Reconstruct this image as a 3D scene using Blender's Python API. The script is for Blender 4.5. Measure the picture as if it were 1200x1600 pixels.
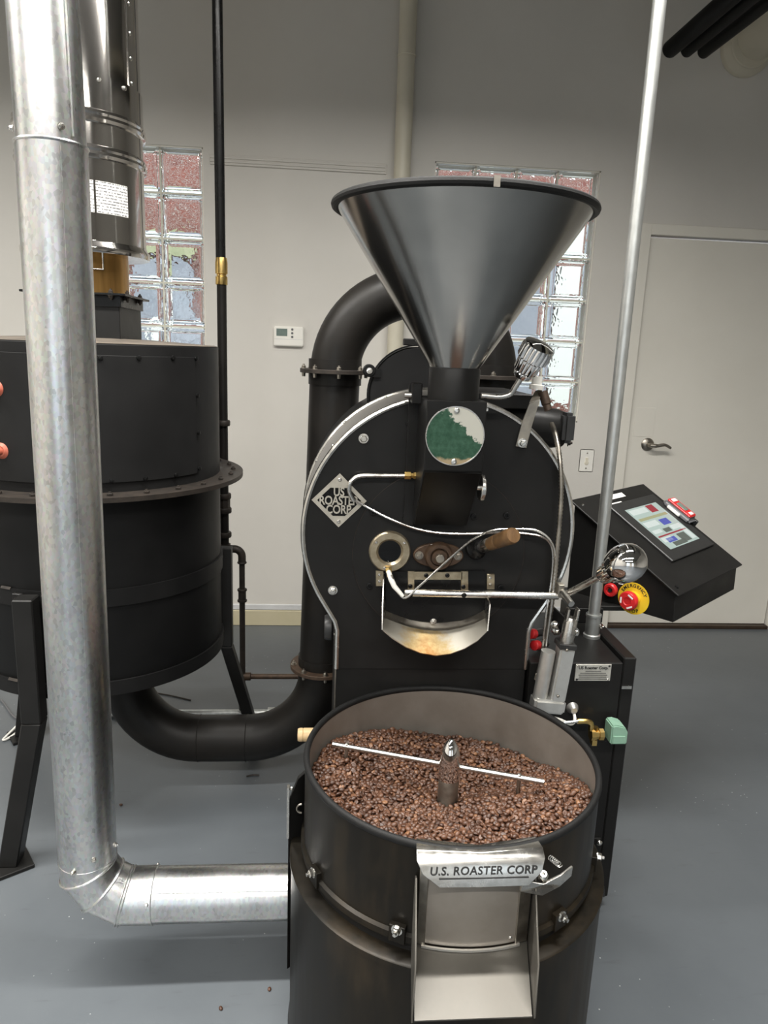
import bpy, bmesh, math, random
from mathutils import Vector, Matrix, noise
import numpy as np
random.seed(7)
for o in list(bpy.data.objects): bpy.data.objects.remove(o)
scene = bpy.context.scene
COL = scene.collection
V = Vector
PI = math.pi

# ------------------------------------------------------------------ camera
CAM_H, FPX = 1.46, 1130.0
_p, _r, _s = math.radians(12.7), math.radians(-2.2), math.radians(4.8)
_F = V((math.sin(_s)*math.cos(_p), math.cos(_s)*math.cos(_p), -math.sin(_p)))
_rt = V((math.cos(_s), -math.sin(_s), 0)); _up = _rt.cross(_F)
_R = _rt*math.cos(_r) - _up*math.sin(_r)
_U = _rt*math.sin(_r) + _up*math.cos(_r)
cam = bpy.data.cameras.new('camera'); cam_o = bpy.data.objects.new('camera', cam); COL.objects.link(cam_o)
cam.sensor_fit = 'HORIZONTAL'; cam.sensor_width = 36.0; cam.lens = FPX/1200*36.0
cam.clip_start = 0.02; cam.clip_end = 100
mw = Matrix((_R, _U, -_F)).transposed().to_4x4(); mw.translation = V((0, 0, CAM_H))
cam_o.matrix_world = mw
scene.camera = cam_o
def _ray(x, y): return _F + _R*((x-600)/FPX) - _U*((y-800)/FPX)
def at(x, y, Y):
    d = _ray(x, y); return V((0, 0, CAM_H)) + d*(Y/d.y)
def atz(x, y, Z):
    d = _ray(x, y); return V((0, 0, CAM_H)) + d*((Z-CAM_H)/d.z)

# ------------------------------------------------------------------ world, lamps, exposure
world = bpy.data.worlds.new('daylight'); scene.world = world; world.use_nodes = True
bg = world.node_tree.nodes['Background']; bg.inputs[0].default_value = (0.80, 0.90, 1.0, 1); bg.inputs[1].default_value = 2.6
vs = scene.view_settings
vs.view_transform = 'Standard'; vs.look = 'None'; vs.gamma = 1.0; vs.exposure = 0.0
try: vs.use_curve_mapping = False
except Exception: pass
LAMP_ROWS = [(1.33, 3.02, 195.0), (-0.9, 3.02, 160.0), (-3.2, 3.02, 105.0)]   # y, z, watts of each row of ceiling strips
for ly, lz, lw in LAMP_ROWS:
    l = bpy.data.lights.new('strip_lamp', 'AREA'); l.shape = 'RECTANGLE'; l.size = 4.4; l.size_y = 0.11
    l.energy = lw; l.color = (1.0, 0.975, 0.925); l.spread = math.radians(158)
    lo = bpy.data.objects.new('strip_lamp', l); COL.objects.link(lo); lo.location = (-0.75, ly, lz)

# ------------------------------------------------------------------ materials
MATS = {}
def _new(name):
    m = bpy.data.materials.new(name); m.use_nodes = True
    nt = m.node_tree; b = nt.nodes['Principled BSDF']; MATS[name] = m
    return m, nt, b
def node(nt, t, **kw):
    n = nt.nodes.new(t)
    for k, v in kw.items(): setattr(n, k, v)
    return n
def coords(nt, scale=(1, 1, 1), kind='Object'):
    tc = node(nt, 'ShaderNodeTexCoord'); mp = node(nt, 'ShaderNodeMapping')
    mp.inputs['Scale'].default_value = scale
    nt.links.new(tc.outputs[kind], mp.inputs[0]); return mp.outputs[0]
def noisef(nt, vec, scale, detail=4, rough=0.55):
    n = node(nt, 'ShaderNodeTexNoise'); n.inputs['Scale'].default_value = scale
    n.inputs['Detail'].default_value = detail; n.inputs['Roughness'].default_value = rough
    nt.links.new(vec, n.inputs['Vector']); return n.outputs['Fac']
def ramp(nt, fac, stops):
    r = node(nt, 'ShaderNodeValToRGB'); e = r.color_ramp.elements
    while len(e) < len(stops): e.new(0.5)
    for el, (p, c) in zip(e, stops):
        el.position = p; el.color = c if len(c) == 4 else (*c, 1)
    nt.links.new(fac, r.inputs[0]); return r.outputs[0]
def mixc(nt, fac, a, b, mode='MIX'):
    m = node(nt, 'ShaderNodeMix', data_type='RGBA', blend_type=mode)
    for sock, val in ((m.inputs[0], fac), (m.inputs[6], a), (m.inputs[7], b)):
        if hasattr(val, 'is_output'): nt.links.new(val, sock)
        elif isinstance(val, (int, float)): sock.default_value = val
        else: sock.default_value = (*val, 1) if len(val) == 3 else val
    return m.outputs[2]
def bump(nt, b, h, strength=0.2, dist=0.002):
    n = node(nt, 'ShaderNodeBump'); n.inputs['Strength'].default_value = strength; n.inputs['Distance'].default_value = dist
    nt.links.new(h, n.inputs['Height']); nt.links.new(n.outputs[0], b.inputs['Normal'])
def M(name, col, rough=0.5, metal=0.0, var=None, stretch=(1, 1, 1), col2=None, rvar=0.0, bmp=None, spec=None, coat=0):
    """plain procedural paint, plastic or metal with a noise-driven second tone"""
    m, nt, b = _new(name)
    b.inputs['Roughness'].default_value = rough; b.inputs['Metallic'].default_value = metal
    if spec is not None: b.inputs['Specular IOR Level'].default_value = spec
    if coat: b.inputs['Coat Weight'].default_value = coat
    vec = coords(nt, stretch)
    sc = (var or (12,))[0]
    f = noisef(nt, vec, sc, 6, 0.6)
    c2 = col2 or tuple(min(1, c*1.35) for c in col)
    c = ramp(nt, f, [(0.3, col), (0.72, c2)])
    nt.links.new(c, b.inputs['Base Color'])
    if rvar:
        mr = node(nt, 'ShaderNodeMapRange'); mr.inputs[1].default_value = 0.3; mr.inputs[2].default_value = 0.7
        mr.inputs[3].default_value = max(0.02, rough-rvar); mr.inputs[4].default_value = rough+rvar
        nt.links.new(f, mr.inputs[0]); nt.links.new(mr.outputs[0], b.inputs['Roughness'])
    if bmp:
        bump(nt, b, noisef(nt, vec, bmp[0], 3), bmp[1], bmp[2] if len(bmp) > 2 else 0.001)
    return m
M('black_paint', (0.0100, 0.0097, 0.0093), 0.42, 0, (9,), col2=(0.0145, 0.0140, 0.0135), rvar=0.06, bmp=(700, 0.05, 0.0003), spec=0.2)
M('black_gloss', (0.006, 0.006, 0.006), 0.28, 0, (9,), rvar=0.05, spec=0.22)
M('burner_paint', (0.0078, 0.0078, 0.0080), 0.50, 0, (5,), col2=(0.0135, 0.0133, 0.0133), rvar=0.08, bmp=(300, 0.04, 0.0004), spec=0.16)
M('dusty_black', (0.06, 0.052, 0.043), 0.6, 0, (14,), col2=(0.14, 0.115, 0.09))
M('pipe_black', (0.0075, 0.0072, 0.0069), 0.42, 0, (6,), col2=(0.0145, 0.0125, 0.0105), rvar=0.1, spec=0.2)
M('rail_black', (0.004, 0.004, 0.004), 0.5, 0, (9,), spec=0.1)
M('cast_iron', (0.022, 0.020, 0.018), 0.5, 0.3, (30,), col2=(0.048, 0.038, 0.031), spec=0.3)
M('rubber', (0.007, 0.007, 0.007), 0.55, 0, (40,), bmp=(700, 0.5, 0.0012), spec=0.25)
M('rusty_iron', (0.045, 0.030, 0.021), 0.55, 0.4, (40,), col2=(0.12, 0.075, 0.048), bmp=(200, 0.2, 0.0008))
M('brown_oil', (0.045, 0.026, 0.016), 0.4, 0.3, (60,), col2=(0.10, 0.06, 0.035))
M('steel', (0.50, 0.48, 0.45), 0.28, 1, (40,), (1, 1, 1), (0.66, 0.64, 0.60), rvar=0.07)
M('dull_steel', (0.26, 0.24, 0.21), 0.40, 1, (30,), (1, 1, 1), (0.45, 0.41, 0.35), rvar=0.08)
M('drum_steel', (0.15, 0.143, 0.132), 0.50, 0.4, (25,), (1, 4, 1), (0.21, 0.20, 0.185), rvar=0.05)
M('bright_steel', (0.60, 0.58, 0.54), 0.24, 1, (60,), (1, 1, 1), (0.74, 0.72, 0.68), rvar=0.05)
M('chute_steel', (0.072, 0.067, 0.058), 0.44, 0.5, (7,), (1, 1, 1), (0.122, 0.113, 0.098), rvar=0.08)
M('emblem_metal', (0.42, 0.39, 0.33), 0.42, 0.55, (40,), (1, 1, 1), (0.54, 0.50, 0.43))
M('warm_steel', (0.34, 0.28, 0.19), 0.36, 0.85, (60,), (1, 1, 1), (0.50, 0.43, 0.31), rvar=0.06)
M('cover_black', (0.004, 0.004, 0.004), 0.3, 0, (9,), spec=0.08)
M('chrome', (0.80, 0.79, 0.78), 0.055, 1, (30,), (1, 1, 1), (0.86, 0.85, 0.84))
M('stainless', (0.62, 0.59, 0.56), 0.10, 1, (4,), (1, 1, 0.2), (0.72, 0.69, 0.66), rvar=0.03)
M('brushed_tray', (0.25, 0.225, 0.195), 0.42, 0.6, (10,), (1, 1, 1), (0.33, 0.30, 0.265), rvar=0.05)
M('aluminium', (0.66, 0.65, 0.62), 0.38, 0.85, (50,), (1, 1, 1), (0.76, 0.75, 0.72))
M('brass', (0.62, 0.42, 0.14), 0.28, 1, (50,), (1, 1, 1), (0.78, 0.56, 0.22))
M('amber_metal', (0.24, 0.12, 0.035), 0.28, 0.9, (9,), (3, 3, 0.15), (0.62, 0.36, 0.12))
M('copper_plug', (0.33, 0.075, 0.042), 0.5, 0.1, (60,), col2=(0.46, 0.13, 0.08))
M('white_plastic', (0.80, 0.78, 0.72), 0.45, 0, (20,), col2=(0.84, 0.82, 0.76))
M('ivory_plastic', (0.70, 0.65, 0.53), 0.5, 0, (20,), col2=(0.74, 0.69, 0.57))
M('lcd_grey', (0.13, 0.17, 0.15), 0.25, 0, (20,))
M('grey_plastic', (0.10, 0.10, 0.105), 0.5, 0, (30,))
M('dark_plastic', (0.02, 0.02, 0.02), 0.4, 0, (30,))
M('red_plastic', (0.55, 0.018, 0.022), 0.35, 0, (30,), col2=(0.64, 0.03, 0.03))
M('yellow_plastic', (0.78, 0.52, 0.02), 0.45, 0, (30,), col2=(0.84, 0.58, 0.04))
M('green_coil', (0.22, 0.38, 0.28), 0.5, 0, (30,), col2=(0.26, 0.43, 0.32))
M('wood_handle', (0.075, 0.036, 0.012), 0.5, 0, (22,), (4, 1, 1), (0.20, 0.110, 0.045), bmp=(60, 0.15))
M('pale_wood', (0.55, 0.38, 0.19), 0.5, 0, (14,), (1, 6, 6), (0.70, 0.52, 0.30))
M('ink', (0.012, 0.012, 0.012), 0.6, 0, (30,))
M('white_ink', (0.75, 0.75, 0.73), 0.6, 0, (30,))
M('door_paint', (0.70, 0.67, 0.60), 0.42, 0, (3,), col2=(0.74, 0.71, 0.64))
M('trim_paint', (0.70, 0.67, 0.60), 0.4, 0, (3,), col2=(0.73, 0.70, 0.63))
M('beige_paint', (0.50, 0.45, 0.30), 0.45, 0, (6,), col2=(0.56, 0.50, 0.35))
M('grey_trim', (0.50, 0.50, 0.50), 0.5, 0, (6,))
M('brown_threshold', (0.035, 0.022, 0.014), 0.4, 0.2, (30,), col2=(0.06, 0.04, 0.026))
M('ivory_pipe', (0.56, 0.52, 0.42), 0.40, 0, (6,), col2=(0.62, 0.58, 0.47))
M('mortar', (0.62, 0.60, 0.50), 0.6, 0, (40,), col2=(0.70, 0.68, 0.58))
M('conduit_grey', (0.42, 0.43, 0.42), 0.38, 0.8, (60,), (1, 1, 0.3), (0.60, 0.61, 0.59))
M('ceiling_paint', (0.20, 0.195, 0.18), 0.8, 0, (2,))
M('pavement', (0.55, 0.53, 0.50), 0.8, 0, (3,))
M('hedge', (0.34, 0.35, 0.20), 0.8, 0, (5,), col2=(0.52, 0.50, 0.32))
M('shop_glass', (0.25, 0.27, 0.31), 0.3, 0, (2.5,), (1, 1, 1), (0.40, 0.39, 0.43))
M('sticker', (0.70, 0.69, 0.66), 0.35, 0, (30,))
M('nameplate', (0.58, 0.56, 0.50), 0.35, 0.6, (60,), col2=(0.70, 0.68, 0.62))
M('screen_dark', (0.004, 0.004, 0.004), 0.08, 0, (30,))

def hopper_metal():
    m, nt, b = _new('hopper_metal'); b.inputs['Metallic'].default_value = 1
    f = noisef(nt, coords(nt, (1, 1, 1)), 5, 5, 0.6)
    nt.links.new(ramp(nt, f, [(0.3, (0.30, 0.295, 0.28)), (0.7, (0.42, 0.41, 0.39))]), b.inputs['Base Color'])
    b.inputs['Roughness'].default_value = 0.17
hopper_metal()
def worn_tray():
    m, nt, b = _new('worn_black')
    f = noisef(nt, coords(nt, (1, 1, 0.35)), 4.5, 6, 0.62)
    g = noisef(nt, coords(nt, (14, 14, 1.5)), 3.0, 5, 0.6)
    b.inputs['Specular IOR Level'].default_value = 0.2
    c = ramp(nt, f, [(0.34, (0.006, 0.006, 0.006)), (0.52, (0.012, 0.010, 0.007)), (0.70, (0.042, 0.030, 0.017))])
    c = mixc(nt, 0.25, c, ramp(nt, g, [(0.35, (0.005, 0.005, 0.005)), (0.75, (0.032, 0.026, 0.019))]))
    nt.links.new(c, b.inputs['Base Color']); b.inputs['Metallic'].default_value = 0.25
    mr = node(nt, 'ShaderNodeMapRange'); mr.inputs[3].default_value = 0.26; mr.inputs[4].default_value = 0.48
    nt.links.new(g, mr.inputs[0]); nt.links.new(mr.outputs[0], b.inputs['Roughness'])
worn_tray()
def galvanized():
    m, nt, b = _new('galvanized'); b.inputs['Metallic'].default_value = 1
    vec = coords(nt, (1, 1, 0.6))
    vo = node(nt, 'ShaderNodeTexVoronoi'); vo.inputs['Scale'].default_value = 170; nt.links.new(vec, vo.inputs['Vector'])
    f = noisef(nt, coords(nt, (1, 1, 0.25)), 10, 6, 0.62)
    c = ramp(nt, f, [(0.3, (0.50, 0.51, 0.50)), (0.7, (0.72, 0.73, 0.71))])
    c = mixc(nt, 0.5, c, vo.outputs['Color'], 'SOFT_LIGHT')
    hs = node(nt, 'ShaderNodeHueSaturation'); hs.inputs['Saturation'].default_value = 0.25; nt.links.new(c, hs.inputs['Color'])
    nt.links.new(hs.outputs[0], b.inputs['Base Color'])
    mr = node(nt, 'ShaderNodeMapRange'); mr.inputs[3].default_value = 0.20; mr.inputs[4].default_value = 0.42
    nt.links.new(f, mr.inputs[0]); nt.links.new(mr.outputs[0], b.inputs['Roughness'])
    bump(nt, b, noisef(nt, vec, 40, 3), 0.08, 0.001)
galvanized()
def wall_paint():
    m, nt, b = _new('wall_paint')
    f = noisef(nt, coords(nt, (1, 1, 1)), 1.6, 5, 0.6)
    nt.links.new(ramp(nt, f, [(0.3, (0.60, 0.575, 0.53)), (0.7, (0.65, 0.625, 0.58))]), b.inputs['Base Color'])
    b.inputs['Roughness'].default_value = 0.5
    bump(nt, b, noisef(nt, coords(nt), 14, 4), 0.12, 0.003)
wall_paint()
def floor_paint():
    m, nt, b = _new('floor_paint')
    vec = coords(nt)
    f = noisef(nt, vec, 1.3, 6, 0.62)
    c = ramp(nt, f, [(0.30, (0.090, 0.101, 0.112)), (0.55, (0.108, 0.120, 0.131)), (0.75, (0.122, 0.133, 0.143))])
    g = noisef(nt, coords(nt, (1, 5, 1)), 9, 6, 0.65)
    c = mixc(nt, ramp(nt, g, [(0.60, (0, 0, 0)), (0.74, (0.5, 0.5, 0.5))]), c, (0.075, 0.08, 0.086))
    # pale chaff specks, in drifts
    vo = node(nt, 'ShaderNodeTexVoronoi'); vo.inputs['Scale'].default_value = 55; nt.links.new(vec, vo.inputs['Vector'])
    sp = ramp(nt, vo.outputs['Distance'], [(0.07, (1, 1, 1)), (0.11, (0, 0, 0))])
    se = node(nt, 'ShaderNodeSeparateColor'); nt.links.new(vo.outputs['Color'], se.inputs[0])
    pick = ramp(nt, se.outputs[0], [(0.72, (0, 0, 0)), (0.75, (1, 1, 1))])
    drift = ramp(nt, noisef(nt, vec, 2.2, 3), [(0.50, (0, 0, 0)), (0.60, (1, 1, 1))])
    k = mixc(nt, 1.0, mixc(nt, 1.0, sp, pick, 'MULTIPLY'), drift, 'MULTIPLY')
    c = mixc(nt, k, c, (0.55, 0.56, 0.55))
    nt.links.new(c, b.inputs['Base Color'])
    b.inputs['Roughness'].default_value = 0.36; b.inputs['Specular IOR Level'].default_value = 0.5
    bump(nt, b, noisef(nt, vec, 26, 5), 0.12, 0.003)
floor_paint()
def spout_metal():
    # heat-tinted steel: straw to brown blotch
    m, nt, b = _new('tinted_steel'); b.inputs['Metallic'].default_value = 0.85
    tc = node(nt, 'ShaderNodeTexCoord'); gr = node(nt, 'ShaderNodeTexGradient', gradient_type='SPHERICAL')
    mp = node(nt, 'ShaderNodeMapping'); mp.inputs['Location'].default_value = (1.1, 0, 6.9); mp.inputs['Scale'].default_value = (13, 0.01, 9.2)
    mp.inputs['Location'].default_value = (-0.235*9, 0, -0.752*9.2); mp.inputs['Scale'].default_value = (9, 0.01, 9.2)
    geo = node(nt, 'ShaderNodeNewGeometry')
    nt.links.new(geo.outputs['Position'], mp.inputs[0]); nt.links.new(mp.outputs[0], gr.inputs[0])
    f = noisef(nt, coords(nt, (1, 1, 1)), 45, 6, 0.7)
    a = mixc(nt, 0.45, gr.outputs['Color'], f)
    c = ramp(nt, a, [(0.34, (0.74, 0.70, 0.61)), (0.50, (0.66, 0.50, 0.26)), (0.68, (0.40, 0.19, 0.06))])
    nt.links.new(c, b.inputs['Base Color']); b.inputs['Roughness'].default_value = 0.42
spout_metal()
def patina_disc():
    m, nt, b = _new('green_patina'); b.inputs['Metallic'].default_value = 0.4; b.inputs['Roughness'].default_value = 0.38
    vec = coords(nt, kind='Generated')
    tc = node(nt, 'ShaderNodeSeparateXYZ'); nt.links.new(vec, tc.inputs[0])
    n1 = noisef(nt, vec, 5.0, 5, 0.6)
    def mth(op, a, bb):
        k = node(nt, 'ShaderNodeMath', operation=op)
        for s, v in ((k.inputs[0], a), (k.inputs[1], bb)):
            if hasattr(v, 'is_output'): nt.links.new(v, s)
            else: s.default_value = v
        return k.outputs[0]
    # paint survives except in the upper right and along the bottom
    d = mth('ADD', mth('MULTIPLY', tc.outputs[0], 0.75), mth('MULTIPLY', tc.outputs[2], 0.95))
    d = mth('ADD', d, mth('MULTIPLY', mth('SUBTRACT', n1, 0.5), 0.75))
    top = ramp(nt, d, [(0.0, (0, 0, 0)), (1.0, (1, 1, 1))])
    e = ramp(nt, mth('SUBTRACT', d, 0.62), [(0.46, (0, 0, 0)), (0.50, (1, 1, 1))])
    lo = ramp(nt, mth('ADD', tc.outputs[2], mth('MULTIPLY', mth('SUBTRACT', n1, 0.5), 0.15)), [(0.10, (1, 1, 1)), (0.14, (0, 0, 0))])
    g = ramp(nt, noisef(nt, vec, 9, 6, 0.65), [(0.3, (0.012, 0.058, 0.029)), (0.7, (0.060, 0.135, 0.085))])
    c = mixc(nt, e, g, (0.62, 0.60, 0.52)); c = mixc(nt, lo, c, (0.42, 0.32, 0.19))
    nt.links.new(c, b.inputs['Base Color'])
patina_disc()
def bean_mat():
    m, nt, b = _new('roasted_bean')
    oi = node(nt, 'ShaderNodeObjectInfo'); ge = node(nt, 'ShaderNodeNewGeometry')
    ad = node(nt, 'ShaderNodeMath', operation='ADD'); nt.links.new(oi.outputs['Random'], ad.inputs[0]); nt.links.new(ge.outputs['Random Per Island'], ad.inputs[1])
    fr = node(nt, 'ShaderNodeMath', operation='FRACT'); nt.links.new(ad.outputs[0], fr.inputs[0])
    c = ramp(nt, fr.outputs[0], [(0.0, (0.048, 0.020, 0.011)), (0.5, (0.088, 0.037, 0.019)), (0.9, (0.13, 0.057, 0.029)), (1.0, (0.23, 0.11, 0.052))])
    f = noisef(nt, coords(nt), 350, 3)
    c = mixc(nt, 0.35, c, f, 'MULTIPLY')
    nt.links.new(c, b.inputs['Base Color']); b.inputs['Roughness'].default_value = 0.44; b.inputs['Specular IOR Level'].default_value = 0.5
bean_mat()
M('bean_bed', (0.012, 0.006, 0.004), 0.8, 0, (80,), col2=(0.03, 0.014, 0.009), bmp=(160, 1.0, 0.004))
def glass_mat(name, col, rough, bs):
    m, nt, b = _new(name)
    b.inputs['Base Color'].default_value = (*col, 1); b.inputs['Roughness'].default_value = rough
    b.inputs['Transmission Weight'].default_value = 1.0; b.inputs['IOR'].default_value = 1.48
    if bs: bump(nt, b, noisef(nt, coords(nt), 22, 2), bs, 0.004)
glass_mat('block_glass', (0.95, 0.985, 0.94), 0.0, 0.30)
glass_mat('clear_glass', (0.97, 0.98, 0.98), 0.0, 0)
glass_mat('dark_glass', (0.06, 0.055, 0.05), 0.02, 0)
def brick_mat():
    m, nt, b = _new('outside_brick')
    br = node(nt, 'ShaderNodeTexBrick'); tc = node(nt, 'ShaderNodeTexCoord'); mp = node(nt, 'ShaderNodeMapping')
    mp.inputs['Rotation'].default_value = (PI/2, 0, 0); nt.links.new(tc.outputs['Object'], mp.inputs[0]); nt.links.new(mp.outputs[0], br.inputs[0])
    br.inputs['Color1'].default_value = (0.30, 0.10, 0.075, 1); br.inputs['Color2'].default_value = (0.22, 0.085, 0.07, 1)
    br.inputs['Mortar'].default_value = (0.45, 0.40, 0.36, 1); br.inputs['Scale'].default_value = 4.5
    nt.links.new(br.outputs[0], b.inputs['Base Color']); b.inputs['Roughness'].default_value = 0.85
brick_mat()
def fine_print(name, base, scale):
    m, nt, b = _new(name)
    vec = coords(nt, (1, 1, 1))
    w = node(nt, 'ShaderNodeTexWave', wave_type='BANDS', bands_direction='Z'); w.inputs['Scale'].default_value = scale
    nt.links.new(vec, w.inputs['Vector'])
    n = noisef(nt, coords(nt, (1, 1, 0.6)), 260, 2)
    k = mixc(nt, 1.0, ramp(nt, w.outputs['Fac'], [(0.60, (0, 0, 0)), (0.66, (1, 1, 1))]), ramp(nt, n, [(0.44, (0, 0, 0)), (0.5, (1, 1, 1))]), 'MULTIPLY')
    nt.links.new(mixc(nt, k, base, (0.13, 0.13, 0.13)), b.inputs['Base Color']); b.inputs['Roughness'].default_value = 0.4
fine_print('printed_sticker', (0.72, 0.71, 0.69), 42)
def emit(name, col, st):
    m, nt, b = _new(name)
    f = noisef(nt, coords(nt), 30, 2)
    nt.links.new(ramp(nt, f, [(0.2, tuple(c*0.93 for c in col)), (0.8, col)]), b.inputs['Emission Color'])
    b.inputs['Base Color'].default_value = (*[c*0.1 for c in col], 1); b.inputs['Emission Strength'].default_value = st; b.inputs['Roughness'].default_value = 0.15
emit('screen_pale', (0.62, 0.76, 0.70), 0.62)
emit('screen_white', (0.80, 0.88, 0.84), 0.72)
emit('screen_blue', (0.13, 0.16, 0.62), 0.6)
emit('screen_red', (0.50, 0.06, 0.08), 0.55)
emit('screen_olive', (0.20, 0.23, 0.20), 0.5)
emit('screen_yellow', (0.62, 0.62, 0.36), 0.5)

# ------------------------------------------------------------------ mesh builder
OFF = {}
def basis(d):
    d = V(d).normalized(); a = V((0, 0, 1)) if abs(d.z) < 0.9 else V((1, 0, 0))
    x = a.cross(d).normalized(); return x, d.cross(x).normalized(), d
class MB:
    def __init__(s): s.v = []; s.f = []
    def add(s, vs, fs):
        k = len(s.v); s.v += [V(p) for p in vs]; s.f += [tuple(i+k for i in f) for f in fs]; return s
    def box(s, c, sz, R=None):
        c = V(c); h = V(sz)/2; pts = []
        for dz in (-1, 1):
            for dy in (-1, 1):
                for dx in (-1, 1):
                    p = V((dx*h.x, dy*h.y, dz*h.z)); pts.append(c+(R @ p if R else p))
        return s.add(pts, [(0, 2, 3, 1), (4, 5, 7, 6), (0, 1, 5, 4), (2, 6, 7, 3), (0, 4, 6, 2), (1, 3, 7, 5)])
    def bx(s, x0, x1, y0, y1, z0, z1): return s.box(((x0+x1)/2, (y0+y1)/2, (z0+z1)/2), (x1-x0, y1-y0, z1-z0))
    def lathe(s, prof, o=(0, 0, 0), d=(0, 0, 1), n=32, a0=0, a1=2*PI, flute=None):
        """prof: (radius, height) pairs along axis d from o"""
        x, y, z = basis(d); o = V(o); full = abs(a1-a0-2*PI) < 1e-6; m = n if full else n+1
        pts = []
        for r, h in prof:
            for i in range(m):
                a = a0+(a1-a0)*i/n; q = r*(1-flute[1]*(0.5+0.5*math.cos(flute[0]*a))**3) if flute and flute[2] <= h <= flute[3] else r
                pts.append(o+z*h+x*(q*math.cos(a))+y*(q*math.sin(a)))
        fs = []
        for j in range(len(prof)-1):
            for i in range(n):
                i2 = (i+1) % m
                fs.append((j*m+i, j*m+i2, (j+1)*m+i2, (j+1)*m+i))
        if full:
            if prof[0][0] > 1e-6: fs.append(tuple(range(m-1, -1, -1)))
            if prof[-1][0] > 1e-6: fs.append(tuple((len(prof)-1)*m+i for i in range(m)))
        return s.add(pts, fs)
    def ring(s, prof, o=(0, 0, 0), d=(0, 0, 1), n=48, a0=0, a1=2*PI):
        """closed profile swept round the axis, no caps on full turns"""
        x, y, z = basis(d); o = V(o); full = abs(a1-a0-2*PI) < 1e-6; m = n if full else n+1; q = len(prof)
        pts = [o+z*h+x*(r*math.cos(a0+(a1-a0)*i/n))+y*(r*math.sin(a0+(a1-a0)*i/n)) for r, h in prof for i in range(m)]
        fs = []
        for j in range(q):
            j2 = (j+1) % q
            for i in range(n):
                i2 = (i+1) % m; fs.append((j*m+i, j*m+i2, j2*m+i2, j2*m+i))
        if not full:
            fs.append(tuple(j*m for j in range(q))); fs.append(tuple(j*m+n for j in range(q-1, -1, -1)))
        return s.add(pts, fs)
    def cyl(s, p0, p1, r, r2=None, n=20):
        p0, p1 = V(p0), V(p1); L = (p1-p0).length
        return s.lathe([(r, 0), (r if r2 is None else r2, L)], p0, p1-p0, n)
    def torus(s, c, d, R, r, n=48, m=10):
        return s.ring([(R+r*math.cos(2*PI*j/m), r*math.sin(2*PI*j/m)) for j in range(m)], c, d, n)
    def tube(s, path, r, n=12, closed=False):
        path = [V(p) for p in path]; k = len(path); pts = []; up = None
        rr = r if isinstance(r, (list, tuple)) else [r]*k
        for i, p in enumerate(path):
            a = path[(i-1) % k] if (i > 0 or closed) else p; b = path[(i+1) % k] if (i < k-1 or closed) else p
            t = (b-a).normalized()
            if up is None: up = basis(t)[0]
            up = (up - t*up.dot(t)).normalized(); w = t.cross(up)
            for j in range(n):
                g = 2*PI*j/n; pts.append(p+up*(rr[i]*math.cos(g))+w*(rr[i]*math.sin(g)))
        fs = []
        for i in range(k if closed else k-1):
            i2 = (i+1) % k
            for j in range(n): fs.append((i*n+j, i*n+(j+1) % n, i2*n+(j+1) % n, i2*n+j))
        if not closed: fs += [tuple(range(n-1, -1, -1)), tuple((k-1)*n+j for j in range(n))]
        return s.add(pts, fs)
    def prism(s, poly, vec):
        poly = [V(p) for p in poly]; n = len(poly); vec = V(vec)
        return s.add(poly+[p+vec for p in poly], [tuple(range(n)), tuple(range(2*n-1, n-1, -1))]+[(i, i+n, (i+1) % n+n, (i+1) % n) for i in range(n)])
    def sheet(s, rows, t):
        """solid sheet through a grid of points, thickened by vector t (or a function of the point)"""
        n = len(rows[0]); k = len(rows); a = [V(p) for r in rows for p in r]
        b = [p+(V(t(p)) if callable(t) else V(t)) for p in a]; N = len(a); fs = []
        for i in range(k-1):
            for j in range(n-1):
                q = (i*n+j, i*n+j+1, (i+1)*n+j+1, (i+1)*n+j); fs.append(q); fs.append(tuple(x+N for x in reversed(q)))
        for j in range(n-1):
            fs.append((j+1, j, j+N, j+1+N)); e = (k-1)*n+j; fs.append((e, e+1, e+1+N, e+N))
        for i in range(k-1):
            e = i*n; fs.append((e, e+n, e+n+N, e+N)); e = i*n+n-1; fs.append((e+n, e, e+N, e+n+N))
        return s.add(a+b, fs)
    def ball(s, c, r, n=20, m=12, sc=(1, 1, 1)):
        c = V(c); pts = [c+V((0, 0, -r*sc[2]))]
        for j in range(1, m):
            b = -PI/2+PI*j/m
            for i in range(n):
                a = 2*PI*i/n; pts.append(c+V((r*math.cos(b)*math.cos(a)*sc[0], r*math.cos(b)*math.sin(a)*sc[1], r*math.sin(b)*sc[2])))
        pts.append(c+V((0, 0, r*sc[2]))); T = len(pts)-1; fs = []
        for i in range(n):
            fs.append((0, 1+(i+1) % n, 1+i)); fs.append((T, 1+(m-2)*n+i, 1+(m-2)*n+(i+1) % n))
            for j in range(m-2): fs.append((1+j*n+i, 1+j*n+(i+1) % n, 1+(j+1)*n+(i+1) % n, 1+(j+1)*n+i))
        return s.add(pts, fs)
    def hexbolt(s, p, d, r, h=None, washer=True):
        h = h or r*0.9
        if washer: s.lathe([(r*1.35, 0), (r*1.35, h*0.2)], p, d, 14)
        s.lathe([(r, h*0.2), (r, h*0.85), (r*0.8, h)], p, d, 6)
        s.lathe([(r*0.5, h), (r*0.45, h*1.5)], p, d, 10); return s
    def screw(s, p, d, r, h=None):
        h = h or r*0.7
        return s.lathe([(r, 0), (r, h*0.5), (r*0.6, h), (r*0.35, h), (r*0.3, h*0.5)], p, d, 12)
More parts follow.
